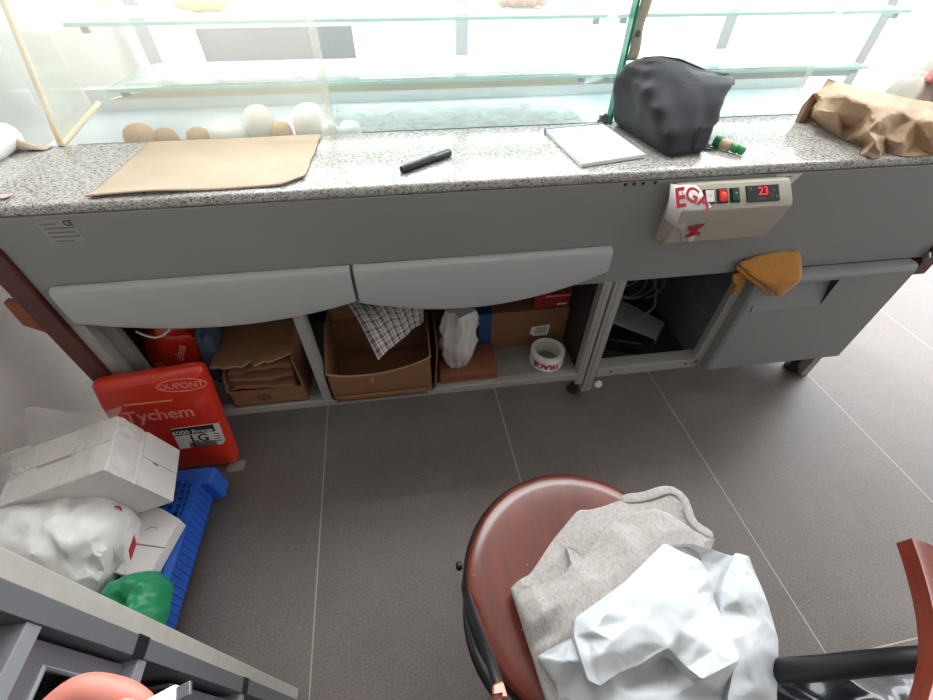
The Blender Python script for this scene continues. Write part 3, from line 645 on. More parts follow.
bun(-.318, 1.27, .055, .055, M['bun'], 'small golden bun between two tall white buns')
bun(-.243, 1.29, .092, .09, M['bunw'], 'large round white floured bun right of the small golden bun')
bun(-.192, 1.262, .05, .054, M['bunw'], 'small white bun half hidden by the large white one at right')
bun(-.14, 1.27, .06, .05, M['bunw'], 'small white bun, rightmost of the row on the deck')
def pastry(x, y, z, l, w, h, m, name, label, filling=None):
    rings = []
    for k in range(15):
        t = k/14; s = max(.05, math.sin(PI*t)**.5)
        rings.append([V((x+(t-.5)*l, y+w/2*s*math.cos(a), z+h*.5+h*.5*s*math.sin(a)*(1+.15*math.sin(t*20)))) for a in [2*PI*j/18 for j in range(18)]])
    o = tag(B().loft(rings).obj(name, m, angle=80), label, 'pastry')
    if filling:
        b = B()
        for k in range(9): b.lathe([(.001, -.008), (.009, -.004), (.012, .002), (.008, .008), (.001, .01)], (x-l*.38+l*.76*k/8, y-w*.44, z+h*.4+.002*(k % 2)), 10)
        b.obj('filling', filling, o)
    return o
pastry(-.455, 1.42, 1.056, .15, .06, .032, M['pastry'], 'bread_roll', 'long yellow bread roll on the upper left glass shelf')
pastry(.345, 1.42, 1.056, .14, .06, .03, M['pastry'], 'filled_roll', 'filled roll with pinkish crumbs on the upper glass shelf', M['pink'])

# ------------------------------------------------------------------ things on the worktop
ZT = .832
def sheet(u, v):
    a = V((-.629, .896)).lerp(V((-.216, .905)), u); b_ = V((-.615, 1.19)).lerp(V((-.205, 1.192)), u)
    p = a.lerp(b_, v)
    if v < .3 and u > .9: p.y += .03*(u-.9)*10*(.3-v)/.3
    z = ZT+.003+.006*math.exp(-(v/.08)**2)*(.5+.5*math.sin(u*7))+.002*noise.noise((u*3, v*3, 1))+.004*math.exp(-((v-.86)/.03)**2)*(u > .7)
    return (p.x+.004*noise.noise((v*6, 0, 2))*(1 if u > .5 else -1), p.y, z)
tag(B().grid(sheet, 50, 30).obj('kraft_paper', M['kraft'], solid=.0025), 'flat brown kraft paper bag lying on the left of the granite worktop', 'paper bag')
pe = thing('marker_pen', 'black marker pen lying on the granite worktop', 'pen', (.05, .98, ZT))
a, b_ = V((-.011, .937, ZT+.0085)), V((.106, 1.023, ZT+.0085)); D = (b_-a).normalized(); S = D.cross(V((0, 0, 1)))
L = (b_-a).length
B().lathe([(.003, 0), (.0075, .002), (.0085, .01), (.0085, L*.58)], a, 20, X=S, Y=V((0,0,1)), Z=D).obj('barrel', M['pen'], pe)
B().lathe([(.0092, L*.58), (.0092, L*.97), (.007, L), (.001, L)], a, 20, X=S, Y=V((0,0,1)), Z=D).obj('cap', M['pen'], pe)
B().obox(a+D*L*.8+S*.0075+V((0, 0, .006)), D*.022, S*.002, V((0, 0, .0015))).obj('clip', M['greyclip'], pe)
# notepad
pd = thing('notepad', 'white notepad lying on the granite left of the black pouch', 'notepad', (.46, 1.04, ZT))
P = [V((.369, 1.143, ZT+.001)), V((.391, .918, ZT+.001)), V((.557, .953, ZT+.001)), V((.532, 1.165, ZT+.001))]
B().prism(P, (0, 0, .009)).obj('page_block', M['whitepaper'], pd, bevel=.001)
U = (P[3]-P[0]).normalized()
B().prism([P[0]+V((-.002, -.004, -.0005)), P[3]+V((.002, -.004, -.0005)), P[3]+V((.002, .006, -.0005)), P[0]+V((-.002, .006, -.0005))], (0, 0, .0115)).obj('binding', M['steel'], pd, bevel=.001)
b = B()
for k in range(7):
    p = P[0].lerp(P[1], .18)+U*(.055+.006*k)+V((0, 0, .0095)); b.obox(p, U*.0022, V((0, .0006+.001*(k % 3), 0)), V((0, 0, .0002)))
b.obj('handwriting', M['print_grey'], pd)

# black pouch
po = thing('toiletry_pouch', 'black nylon zip pouch standing on the worktop against the glass', 'pouch', (.65, 1.06, ZT))
def q4(pts, n=16):
    return resample([p[:2] for p in pts], n*4, 2)
lev = [(.0, [(.580, 1.183), (.615, .950), (.712, .966), (.69, 1.17)], .0),
       (.012, [(.566, 1.187), (.606, .938), (.714, .957), (.70, 1.178)], .0),
       (.05, [(.548, 1.18), (.586, .952), (.735, .978), (.735, 1.185)], .0),
       (.09, [(.532, 1.165), (.568, .99), (.758, 1.012), (.772, 1.175)], .006),
       (.122, [(.525, 1.15), (.556, 1.03), (.782, 1.045), (.806, 1.15)], .0),
       (.148, [(.535, 1.135), (.562, 1.066), (.80, 1.075), (.826, 1.122)], -.022),
       (.164, [(.552, 1.118), (.575, 1.090), (.812, 1.090), (.834, 1.108)], -.055),
       (.170, [(.565, 1.108), (.585, 1.100), (.80, 1.098), (.82, 1.104)], -.062)]
rings = []
fine = []
for i in range(len(lev)-1):
    for k in range(4): fine.append((i, k/4))
fine.append((len(lev)-2, 1.0))
cache = [q4(l[1]) for l in lev]
for i, t in fine:
    za = lev[i][0]+(lev[i+1][0]-lev[i][0])*t; dr = lev[i][2]+(lev[i+1][2]-lev[i][2])*t
    row = []
    for j in range(64):
        p = cache[i][j].lerp(cache[i+1][j], t)
        e = max(0, (p.x-.60)/.22)
        w_ = .011*(crease((p.x*1.2+p.y, p.y*.8, za*1.1+3), 10, 3)-.62)*min(1, za*25)
        cxy = V((.66, 1.07)); dr2 = (p-cxy).normalized()
        row.append(V((p.x+dr2.x*w_, p.y+dr2.y*w_, ZT+za+dr*e**1.5+w_*.3)))
    rings.append(row)
pb = B().loft(rings).obj('pouch_body', M['pouch'], po, angle=70)
tp_ = [(.572, 1.105, ZT+.166), (.61, 1.104, ZT+.168), (.66, 1.103, ZT+.162), (.71, 1.102, ZT+.146), (.755, 1.102, ZT+.131), (.815, 1.103, ZT+.105)]
B().tube(tp_, .004, 8).obj('zip', M['pouchtrim'], pb)
B().grid(lambda u, v: (.668+.040*u+.006*v, .9495+.007*u+.014*v-.002, ZT+.012+.05*v), 6, 6).obj('side_tab', M['pouch'], pb, solid=.0015)

# keys with green fob
ky = thing('key_fob', 'green and beige barrel key fob with keys beside the black pouch', 'keys', (.78, .965, ZT))
c = V((.757, 1.002, ZT+.0145)); e = V((.793, .937, ZT+.011)); D = (e-c).normalized(); S = D.cross(V((0,0,1))).normalized(); Uz = S.cross(D)
L = (e-c).length
B().lathe([(.009, 0), (.0135, .002), (.014, .013), (.013, .018)], c, 20, X=S, Y=Uz, Z=D).obj('fob_end', M['keygreen'], ky)
B().lathe([(.0115, .018), (.0115, .042), (.008, .045)], c, 20, X=S, Y=Uz, Z=D).obj('fob_barrel', M['keybeige'], ky)
b = B().lathe([(.007, .045), (.0105, .048), (.0105, .060), (.007, .064), (.010, .067), (.009, .075), (.002, .078)], c, 16, X=S, Y=Uz, Z=D); b.obj('fob_cap', M['keygreen'], ky)
b = B().obox((.728, 1.0, ZT+.004), V((.02, .006, 0)), V((-.002, .006, 0)), V((0, 0, .0012))); b.obox((.722, .982, ZT+.003), V((.018, -.002, 0)), V((.0, .004, 0)), V((0, 0, .0012)))
b.obj('key_blade', M['keymetal'], ky)
B().tube([V((.742, .99, ZT+.006))+V((.009*math.cos(a), .009*math.sin(a), 0)) for a in [2*PI*i/16 for i in range(16)]], .0012, 6, closed=True).obj('key_ring', M['keymetal'], ky)

# crumpled kraft bag on the right
b = facet(KRAFT, ZT+.001, 3, 2, .006, 22, 3, 3, .985, 1, .004)
kb = tag(b.obj('paper_bag', M['kraftbag'], angle=24), 'crumpled brown paper bag at the right end of the worktop', 'paper bag')
# whitish bundle behind it
bd = thing('cloth_bundle', 'off-white cloth bundle with pink lining at the far right end behind the paper bag', 'cloth', (1.44, 1.12, ZT))
b = lump([(1.325, 1.13), (1.33, 1.07), (1.40, 1.05), (1.52, 1.06), (1.55, 1.14), (1.47, 1.19), (1.37, 1.195), (1.33, 1.17)], ZT+.001, .135, nr=28, na=110, cr=.02, cs=9, power=3.4, fl=[([(1.385, 1.02), (1.39, 1.2)], -.035, .010), ([(1.41, 1.02), (1.415, 1.2)], .014, .012), ([(1.36, 1.02), (1.365, 1.2)], -.014, .008)], tuck=.96)
bo = b.obj('cloth_body', M['cloth'], bd)
b = lump([(1.338, 1.07), (1.36, 1.05), (1.43, 1.055), (1.43, 1.10), (1.35, 1.10)], ZT+.105, .045, nr=10, na=40, cr=.02, cs=20)
b.obj('cloth_lining', M['pinkcloth'], bd)
# white paper roll and curl of kraft paper at the left
rl = thing('paper_roll', 'white paper roll lying at the left end of the granite worktop', 'paper roll', (-.92, 1.05, ZT))
B().lathe([(.011, 0), (.028, 0), (.0285, .002), (.0285, .24), (.028, .242), (.011, .242)], (-.922, .955, ZT+.0285), 32, X=(1,0,0), Y=(0,0,1), Z=(.03,1,0)).obj('roll_paper', M['whitepaper'], rl)
B().lathe([(.0085, -.001), (.011, -.001), (.011, .243), (.0085, .243), (.0085, -.001)], (-.922, .955, ZT+.0285), 24, X=(1,0,0), Y=(0,0,1), Z=(.03,1,0), cap=False).obj('cardboard_core', M['kraft'], rl)
b = B().grid(lambda u, v: (-.893+.055*u, 1.162+.026*v+.01*u, ZT+.002+.03*(1-u)**1.5*math.sin(PI*min(1, v*.9+.1))), 16, 10)
tag(b.obj('kraft_scrap', M['kraft'], solid=.001), 'small curled scrap of brown kraft paper beside the white paper roll', 'paper')
b = B().grid(lambda u, v: (-.93+.09*u+.02*v*(1-u), .90+.24*v-.06*u, ZT+.0015+.022*abs(noise.noise((u*3, v*4, 5)))*(1-u)), 24, 30)
cf = tag(b.obj('plastic_sheet', M['wrap'], angle=70), 'crumpled clear plastic sheet at the left end of the worktop beside the paper roll', 'plastic sheet')
B().grid(lambda u, v: (-.815+.035*u+.004*v, .912+.02*v, ZT+.0035+.001*u), 4, 3).obj('printed_spot', M['spot_pink'], cf)

# ------------------------------------------------------------------ bays under the counter
ZS = .1556
def wallbox(b, x0, x1, y0, y1, z0, z1, th=.004):
    pass
# left torn carton
bx = thing('cardboard_box', 'torn brown cardboard box stuffed with folded cardboard in the left open bay', 'cardboard box', (-.48, 1.0, ZS))
x0, x1, y0, y1, z0 = -.592, -.375, .888, 1.15, ZS
bm_ = B()
bm_.box(x0, x1, y0, y1, z0, z0+.004)
bm_.box(x0, x1, y0, y0+.004, z0, z0+.07)
bm_.prism([(x0, y0, z0), (x0, y1, z0), (x0, y1, .335), (x0, y0+.02, .275), (x0, y0, .235)], (.004, 0, 0))
bm_.prism([(x1, y0, z0), (x1, y1, z0), (x1, y1, .40), (x1, y0+.03, .352), (x1, y0, .345)], (.004, 0, 0))
bm_.box(x0, x1, y1-.004, y1, z0, .335)
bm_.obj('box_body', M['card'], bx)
def flap(u, v):
    jag = .012*noise.noise((u*9, 3, 1))+(.018 if .38 < u < .52 else 0)*(1-abs(u-.45)/.07 if abs(u-.45) < .07 else 0)
    x = x0-.02+(x1-x0+.025)*u
    y = (.915+jag)*(1-v)+1.14*v
    return (x, y, .315+.03*u+.012*v-.02*math.sin(PI*u)*(1-v))
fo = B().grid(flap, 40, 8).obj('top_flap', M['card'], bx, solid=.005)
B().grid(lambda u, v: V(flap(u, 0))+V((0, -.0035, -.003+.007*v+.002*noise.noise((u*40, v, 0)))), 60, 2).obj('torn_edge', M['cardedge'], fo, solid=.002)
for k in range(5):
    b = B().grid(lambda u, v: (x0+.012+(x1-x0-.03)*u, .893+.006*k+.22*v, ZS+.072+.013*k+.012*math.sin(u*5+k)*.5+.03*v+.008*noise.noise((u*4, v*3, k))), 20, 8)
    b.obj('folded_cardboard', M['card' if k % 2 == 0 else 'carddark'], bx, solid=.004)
B().box(-.515, -.475, y0-.001, y0, ZS+.02, ZS+.048).obj('tape_square', M['carddark'], bx)

# middle carton, open with raised rear flap
bx = thing('cardboard_box', 'open brown cardboard box holding a checked cloth in the second bay', 'cardboard box', (-.13, 1.0, ZS))
x0, x1, y0, y1 = -.293, .022, .876, 1.085
b = B()
b.box(x0, x1, y0, y1, ZS, ZS+.004)
ft = [(x0+(x1-x0)*t, y0, .276-.036*math.sin(PI*min(1, t*1.0))**.7+.035*t) for t in [i/20 for i in range(21)]]
b.prism([(x1, y0, ZS), (x0, y0, ZS)]+ft, (0, .004, 0))
for xx, k in ((x0, 0), (x1-.004, 1)):
    b.prism([(xx, y0, ZS), (xx, y1, ZS), (xx, y1, .345), (xx, y0+.1, .338), (xx, y0, .278+.03*k)], (.004, 0, 0))
b.box(x0, x1, y1-.004, y1, ZS, .30)
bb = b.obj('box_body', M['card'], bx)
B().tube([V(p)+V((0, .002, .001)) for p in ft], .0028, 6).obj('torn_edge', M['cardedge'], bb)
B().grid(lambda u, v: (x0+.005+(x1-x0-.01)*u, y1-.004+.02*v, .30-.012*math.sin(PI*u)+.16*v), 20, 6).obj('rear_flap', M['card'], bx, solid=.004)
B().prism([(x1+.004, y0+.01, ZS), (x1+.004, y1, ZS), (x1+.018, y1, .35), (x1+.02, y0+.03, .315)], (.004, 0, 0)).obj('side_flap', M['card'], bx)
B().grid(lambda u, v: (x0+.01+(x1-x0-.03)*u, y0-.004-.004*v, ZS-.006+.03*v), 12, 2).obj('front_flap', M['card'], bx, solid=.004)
B().box(-.165, -.159, y0-.0015, y0, .225, .245).obj('tape_mark', M['cardedge'], bx)

# checked cloth hanging out of it
def plaid(u, v):
    # corner hangs down: u across, v down; apex at lower middle
    p = V((-.225, 1.07, .40)).lerp(V((.02, 1.06, .40)), u)
    a = V((-.137, .912, .285)).lerp(V((.01, .985, .36)), u**.8)
    q = p.lerp(a, v)
    bulge = .03*math.sin(PI*v)
    return (q.x, q.y-bulge*.3+.006*math.sin(u*16+v*4), q.z+bulge+.005*math.sin(u*18))
tag(B().grid(plaid, 40, 40).obj('checked_cloth', M['plaid'], solid=.002), 'grey and white checked cloth hanging into the middle cardboard box', 'cloth')

# white tied bag and flat carton
b = B().box(.046, .236, .897, 1.02, ZS, .2)
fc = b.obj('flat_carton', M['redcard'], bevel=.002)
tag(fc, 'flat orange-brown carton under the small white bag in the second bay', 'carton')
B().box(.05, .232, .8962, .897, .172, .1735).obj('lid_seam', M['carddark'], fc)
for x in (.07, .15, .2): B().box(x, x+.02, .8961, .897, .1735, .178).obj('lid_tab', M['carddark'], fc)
rings = []
for k in range(30):
    t = k/29
    r = .050*(math.sin(PI*min(1, t*.7+.1))**.55)*(1-.15*t**2)+.008
    row = []
    for j in range(48):
        a_ = 2*PI*j/48; p = V((math.cos(a_), math.sin(a_), 0))
        w_ = 1+.16*(crease((p.x*.9, p.y*.9, t*1.1), 2.2, 3)-.6)*2
        w_ += .16*math.sin(a_*4+t*2)*t
        row.append(V((.108+.012*t+p.x*r*w_*1.0, .945+.01*t+p.y*r*.8*w_, .201+.215*t)))
    rings.append(row)
tag(B().loft(rings).obj('white_bag', M['milkbag'], angle=60), 'small knotted white plastic bag on the flat carton in the second bay', 'plastic bag')

# long carton with blue tape and the red carton on it
bx = thing('long_carton', 'long brown carton with blue tape end and white label at back of second bay', 'carton', (.38, 1.12, ZS))
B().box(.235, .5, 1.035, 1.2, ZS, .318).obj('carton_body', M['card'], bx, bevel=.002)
B().box(.19, .236, 1.034, 1.2, ZS, .319).obj('blue_tape', M['bluetape'], bx, bevel=.002)
lb = B().prism([(.372, 1.0343, .213), (.377, 1.0343, .243), (.44, 1.0343, .248), (.437, 1.0343, .198), (.388, 1.0343, .2)], (0, .0006, 0)).obj('shipping_label', M['label'], bx)
b = B()
for i in range(7): b.box(.392+i*.006, .3945+i*.006+(.001 if i % 2 else 0), 1.034, 1.0343, .212, .24)
b.obj('bar_code', M['print_grey'], lb)
rx = thing('red_carton', 'small red carton lying on the long brown carton behind the counter post', 'carton', (.45, 1.1, .319))
B().box(.375, .497, 1.045, 1.17, .3195, .40).obj('carton_body', M['redbox'], rx, bevel=.002)
text('ters', .036, (.455, 1.0445, .384), (1,0,0), (0,0,1), M['print_black'], rx, bold=.0012)
B().box(.41, .497, 1.0442, 1.0449, .360, .366).obj('white_stripe', M['print_pink'], rx)
B().box(.455, .488, 1.0442, 1.0449, .325, .331).obj('white_stripe', M['print_white'], rx)
# roll of printed tape
tr = thing('tape_roll', 'roll of white packing tape with red lettering on the bay shelf', 'tape roll', (.418, .958, ZS))
B().ring([(.044, ZS), (.057, ZS), (.0575, ZS+.003), (.0575, .2035), (.057, .2055), (.044, .2055)], (.418, .958, 0)).obj('tape_winding', M['white'], tr)
B().ring([(.041, ZS+.0005), (.044, ZS+.0005), (.044, .2045), (.041, .2045)], (.418, .958, 0)).obj('core', M['label'], tr)
text('FRAGIL', .033, (0, 0, 0), (1,0,0), (0,1,0), M['print_red'], tr, bold=.0016, spacing=.9, curve=lambda x, y: (.418+.058*math.sin(-x/.058-.42), .958-.058*math.cos(-x/.058-.42), .179-y))

# red plastic bag + blue thing + cable in the dark left bay
def wad(name, cx, cy, cz, sx, sy, sz, m, label, cat, cs=12, cr=.2, rot=0):
    rings = []
    R_ = Matrix.Rotation(rot, 3, 'Y')
    for k in range(25):
        t = -PI/2+PI*k/24; row = []
        for j in range(40):
            a_ = 2*PI*j/40
            p = V((math.cos(t)*math.cos(a_), math.cos(t)*math.sin(a_), math.sin(t)))
            p = V([math.copysign(abs(q)**.6, q) for q in p])
            w_ = 1+cr*(crease((p.x+cx, p.y+cy, p.z+cz), cs/10, 3)-.6)
            q = R_ @ V((p.x*sx*w_, p.y*sy*w_, p.z*sz*w_))
            row.append(V((cx, cy, cz))+q)
        rings.append(row)
    o = B().loft(rings).obj(name, m, angle=60)
    return tag(o, label, cat)
rb = wad('red_bag', -.742, 1.03, .285, .08, .05, .125, M['redpack'], 'red plastic packet with pale lettering in the dark left bay behind the orange-red pack', 'packet', rot=.35)
text('ufesa', .034, (-.706, .976, .325), (.5, 0, .86), (-.86, .1, .5), M['print_pink'], rb, bold=.0008)
text('ns', .03, (-.782, .976, .288), (.93, 0, .3), (-.3, .1, .9), M['print_pink'], rb, bold=.0006)
wad('folded_cloth', -.637, 1.015, .285, .028, .05, .115, M['bluecloth'], 'slate blue folded cloth in the left bay between red packet and torn box', 'cloth', rot=.15)
b = B().tube([(-.775, .97, .425), (-.755, .965, .41), (-.735, .965, .40), (-.715, .97, .402), (-.70, .985, .41), (-.69, 1.0, .425)], .003, 8)
tag(b.obj('thin_cord', M['cableW']), 'thin white cord curled above the red packet in the left bay', 'cord')

# dark right bay: cables, tilted metal tray and black box
tag(B().prism([(.60, 1.02, .132), (.76, .955, .132), (.80, 1.10, .132), (.64, 1.17, .132)], (0, 0, .055)).obj('black_box', M['black'], bevel=.004), 'low black box on the floor of the dark bay beside the fridge door', 'box')
a, b_, c = V((.605, 1.02, .285)), V((.83, .985, .225)), V((.83, 1.10, .24))
t = thing('metal_tray', 'grey metal tray tilted on its side in the dark bay', 'tray', (.72, 1.05, .19))
B().prism([(.60, 1.0, .285), (.80, .955, .205), (.86, 1.02, .215), (.66, 1.10, .305)], (0, .003, .004)).obj('tray_plate', pm('dull_grey_tray', (96, 94, 93), .5, .2), t)
B().prism([(.80, .955, .205), (.86, 1.02, .215), (.865, 1.025, .185), (.805, .96, .178)], (.003, -.001, 0)).obj('tray_rim', M['recess'], t)
for i in range(6):
    r0 = .04+.012*i; random.seed(i+3)
    cx_, cy_, cz_ = .66+.014*i, 1.12-.01*i, .36+.014*(i % 3)
    tl = random.uniform(-.5, .5)
    pts = [V((cx_+r0*math.cos(a_), cy_+.4*r0*math.sin(a_), cz_+r0*.55*math.sin(a_)+tl*r0*math.cos(a_)*.3)) for a_ in [PI*2*k/20*(.9) + i for k in range(21)]]
    tag(B().tube(pts, .0038, 8).obj('cable', M['cableA']), 'dark grey cable loop in the tangle at the top of the dark bay', 'cable', 'cable loops tangled in the dark bay')
tag(B().tube([(.775, 1.06, .40), (.785, 1.03, .36), (.778, 1.0, .32), (.75, .99, .295), (.70, .985, .285)], .0035, 8).obj('cable', M['cableA']), 'single grey cable hanging down onto the tilted metal tray', 'cable')
wad('black_bag', .66, 1.16, .33, .08, .07, .12, M['blackgloss'], 'black crumpled bag behind the cables in the dark bay', 'bag')

# mustard cloth over the fridge door
mc = thing('cleaning_cloth', 'mustard microfibre cloth hanging over the corner of the grey fridge door', 'cloth', (1.0, .85, .45))
def mpoly(pts, y, dy, name, nsub=10):
    o = resample(pts, 110, 1); c = sum(o, V((0, 0)))/110
    rings = []
    for r, yy in ((.97, dy), (1.0, dy*.75), (1.0, dy*.3), (.96, 0), (.8, -.003), (.55, -.004), (.3, -.003), (.03, -.003)):
        rings.append([V((c.x+(q.x-c.x)*r, y(c.x+(q.x-c.x)*r, c.y+(q.y-c.y)*r)+yy+.004*noise.noise((q.x*20*r, q.y*20*r, 1)), c.y+(q.y-c.y)*r)) for q in o])
    return B().loft(rings).obj(name, M['mustard'], mc, angle=70)
yf = lambda x, z: .826+max(0, (z-.525))*.7
mpoly([(.872, .572), (.92, .584), (.985, .588), (1.048, .590), (1.062, .545), (1.05, .505), (1.032, .472), (1.015, .470), (.985, .497), (.95, .522), (.90, .55)], yf, .011, 'cloth_fold')
mpoly([(.872, .566), (.93, .535), (.975, .502), (1.012, .464), (1.0, .463), (.955, .498), (.91, .53), (.87, .556)], lambda x, z: yf(x, z)+.0115, .006, 'cloth_fold')
mpoly([(.872, .533), (.912, .545), (.917, .525), (.913, .5), (.912, .458), (.900, .462), (.895, .50), (.88, .515)], lambda x, z: .862, .008, 'cloth_tail')

# ------------------------------------------------------------------ red pack standing on the floor
pk = thing('coverall_pack', 'orange-red plastic pack with white lettering leaning against the counter', 'packet', (-.72, .82, 0))
BL, BR, TR, TL = V((-.905, .80, .002)), V((-.615, .80, .002)), V((-.572, .846, .405)), V((-.862, .846, .378))
FX = (BR-BL).normalized(); FY = (TL-BL).normalized(); PN = FX.cross(FY).normalized()
if PN.y > 0: PN = -PN
def pface(u, v, off=0): return BL.lerp(BR, u).lerp(TL.lerp(TR, u), v)+PN*off
rings = []
for r, off in ((.93, -.026), (.985, -.012), (1.0, .0), (.985, .013), (.95, .021), (.85, .026), (.6, .029), (.3, .030), (.02, .030)):
    row = []
    for p in resample([(-.5, -.5), (.5, -.5), (.5, .5), (-.5, .5)], 120, 3):
        u, v = .5+p.x*r, .5+p.y*r
        w_ = .006*(crease((u*1.3, v*2.4, 4), 2.0, 2)-.62)
        q = pface(u, v, off+w_)
        if q.z < .002: q.z = .002
        row.append(q)
    rings.append(row)
pkb = B().loft(rings).obj('pack_body', M['redpack'], pk, angle=60)
def ptext(s, size, u, v, m, bold=0, **k): return text(s, size, pface(u, v, .0335), FX, FY, m, pkb, bold=bold, **k)
ptext('Tychem', .056, .50, .67, M['print_pink'], .0012)
ptext('DUPONT', .028, .80, .90, M['print_pink'], .0003, xs=.95)
b = B().tube([pface(.80, .90, .0325)+FX*(.062*math.cos(a_))+FY*(.021*math.sin(a_)) for a_ in [2*PI*k/40 for k in range(40)]], .0011, 6, closed=True); b.obj('oval_emblem', M['print_pink'], pkb)
b = B().obox(pface(.45, .79, .0315), FX*.06, FY*.0022, PN*.001); b.obj('title_rule', M['print_pink'], pkb)
lab = B().prism([pface(u, v, .031) for u, v in ((.53, .29), (.95, .29), (.985, .325), (.985, .51), (.53, .51))], PN*.0015).obj('size_label', M['label'], pkb)
B().prism([pface(u, v, .0328) for u, v in ((.53, .435), (.93, .435), (.93, .508), (.53, .508))], PN*.0006).obj('label_band', M['print_black'], lab)
text('6000 F', .023, pface(.64, .463, .0336), FX, FY, M['print_white'], lab, bold=.0003)
text('orange', .018, pface(.825, .461, .0336), FX, FY, M['print_white'], lab, bold=.0002)
text('LG', .042, pface(.76, .385, .033), FX, FY, M['print_black'], lab, bold=.001)
b = B(); random.seed(2)
x = 0
while x < .075:
    w_ = random.choice((.001, .0018, .0026)); b.obox(pface(.64, .320, .033)+FX*(x+w_/2), FX*w_/2, FY*.011, PN*.0003); x += w_+random.choice((.001, .0016))
b.obj('bar_code', M['print_black'], lab)
b = B()
for i in range(4): b.obox(pface(.93, .41-.025*i, .033), FX*.008, FY*.0016, PN*.0003)
b.obj('small_print', M['print_grey'], lab)
b = B().grid(lambda u, v: pface(-.03+.06*u, .9+.12*v, .01)+V((-.02*(1-u), 0, .02*math.sin(u*6+v*3)*.3)), 8, 8); b.obj('clear_corner', M['clear'], pk)
b = B().grid(lambda u, v: pface(.9+.14*u, .015*v, 0)+V((.012*u, -.04*v-.01, .004+.006*abs(noise.noise((u*5, v*5, 0))))), 10, 6); b.obj('clear_edge', M['wrap'], pk)

# ------------------------------------------------------------------ blue pallet
pt = thing('plastic_pallet', 'blue plastic lattice pallet on the floor beside the left wall', 'pallet', (-.85, .48, 0))
px0, px1, py0, py1, pz = -1.05, -.642, .2, .700, .132
b = B()
for i in range(19):
    x = px0+.02+(px1-px0-.05)*i/18; b.box(x-.0025, x+.0025, py0+.02, py1-.02, pz-.022, pz)
for i in range(24):
    y = py0+.02+(py1-py0-.04)*i/23; b.box(px0+.02, px1-.02, y-.0025, y+.0025, pz-.021, pz-.001)
b.obj('lattice_deck', M['bluepallet'], pt)
b = B()
for (a0, a1, c0, c1) in ((px1-.022, px1, py0, py1), (px0, px0+.03, py0, py1), (px0, px1, py1-.035, py1), (px0, px1, py0, py0+.035)):
    b.box(a0, a1, c0, c1, pz-.014, pz+.001)
rim = b.obj('rim', M['bluepallet'], pt, bevel=.003)
b = B().box(px1-.006, px1, py0, py1, .045, pz-.012); b.obj('side_skirt', M['bluepallet'], pt, bevel=.002)
b = B()
for i in range(26):
    y = py0+.03+(py1-py0-.06)*i/25
    b.box(px1-.001, px1+.003, y-.0025, y+.0025, .05, pz); b.box(px1-.022, px1-.018, y-.0025, y+.0025, pz, pz+.004)
b.box(px1-.001, px1+.003, py0, py1, pz-.006, pz+.003)
b.obj('edge_ribs', M['bluepallet'], rim)
for x, y in ((px1-.062, py1-.065), (px1-.062, py0+.065), (px0+.06, py1-.065), (px0+.06, py0+.065)):
    c = B().lathe([(.042, 0), (.042, .01), (.05, .09), (.052, pz-.01)], (x, y, 0), 8); c.obj('leg', M['bluepallet'], pt, bevel=.003)
b = B().box(px1-.035, px1+.030, py1-.05, py1+.004, .03, pz+.002); b.obj('corner_block', M['bluepallet'], pt, bevel=.010, seg=3)

# white flat carton lying on the pallet
fx = thing('flat_white_carton', 'flat white carton lying on the blue pallet in front of the wrapped white box', 'carton', (-.72, .5, pz))
Pq = [V((-.87, .47, pz+.003)), V((-.672, .40, pz+.003)), V((-.640, .535, pz+.003)), V((-.84, .60, pz+.003))]
B().prism(Pq, (0, 0, .03)).obj('carton_body', M['whitecard'], fx, bevel=.002)
up = V((0, 0, .0315))
B().prism([Pq[0].lerp(Pq[3], .42)+up, Pq[1].lerp(Pq[2], .52)+up, Pq[2]+up, Pq[2].lerp(Pq[3], .28)+up+V((0, .018, 0)), Pq[3]+up+V((0, .02, 0))], (0, 0, .003)).obj('lid_flap', M['whitecard'], fx)
B().prism([Pq[0].lerp(Pq[3], .40)+up, Pq[1].lerp(Pq[2], .50)+up, Pq[1].lerp(Pq[2], .52)+up, Pq[0].lerp(Pq[3], .42)+up], (0, 0, .0005)).obj('lid_seam', M['cardseam'], fx)
B().prism([Pq[0].lerp(Pq[1], .62)+up, Pq[1]+up, Pq[1].lerp(Pq[2], .50)+up, Pq[0].lerp(Pq[1], .62).lerp(Pq[3].lerp(Pq[2], .62), .46)+up], (0, 0, .002)).obj('lid_flap', M['whitecard'], fx)
b = B().tube([Pq[1].lerp(Pq[2], .8)+V((-.055+.012*math.cos(a_), .01+.006*math.sin(a_), .0355)) for a_ in [PI*k/8 for k in range(9)]], .0008, 6); b.obj('thumb_notch', M['cardseam'], fx)

# white box wrapped in film
wb = thing('wrapped_white_box', 'white carton wrapped in clear film tilted on the pallet against the red pack', 'carton', (-.82, .63, .14))
Bc = V((-.732, .705, .389)); da = V((-.942, 0, -.335)); dc = V((.335, 0, -.942)); dy = V((.20, -.98, .0))
LA, LC, LY = .30, .182, .15
ctr = Bc+da*LA/2+dc*LC/2+dy*LY/2
B().obox(ctr, da*LA/2, dy*LY/2, dc*LC/2).obj('box_body', M['whitecard'], wb, bevel=.003)
tn = -dc
def topq(s0, s1, t0, t1, off): return [Bc+da*LA*s+dy*LY*t+tn*off for s, t in ((s0, t0), (s1, t0), (s1, t1), (s0, t1))]
B().prism(topq(0, 1, .52, 1.0, .0005), tn*.002).obj('top_flap', M['whitecard'], wb)
B().prism(topq(0, 1, 0, .46, .0005), tn*.002).obj('top_flap', M['whitecard'], wb)
B().prism(topq(.38, .72, .42, .56, .0004), tn*.0006).obj('flap_gap', M['cardseam'], wb)
rn = -da
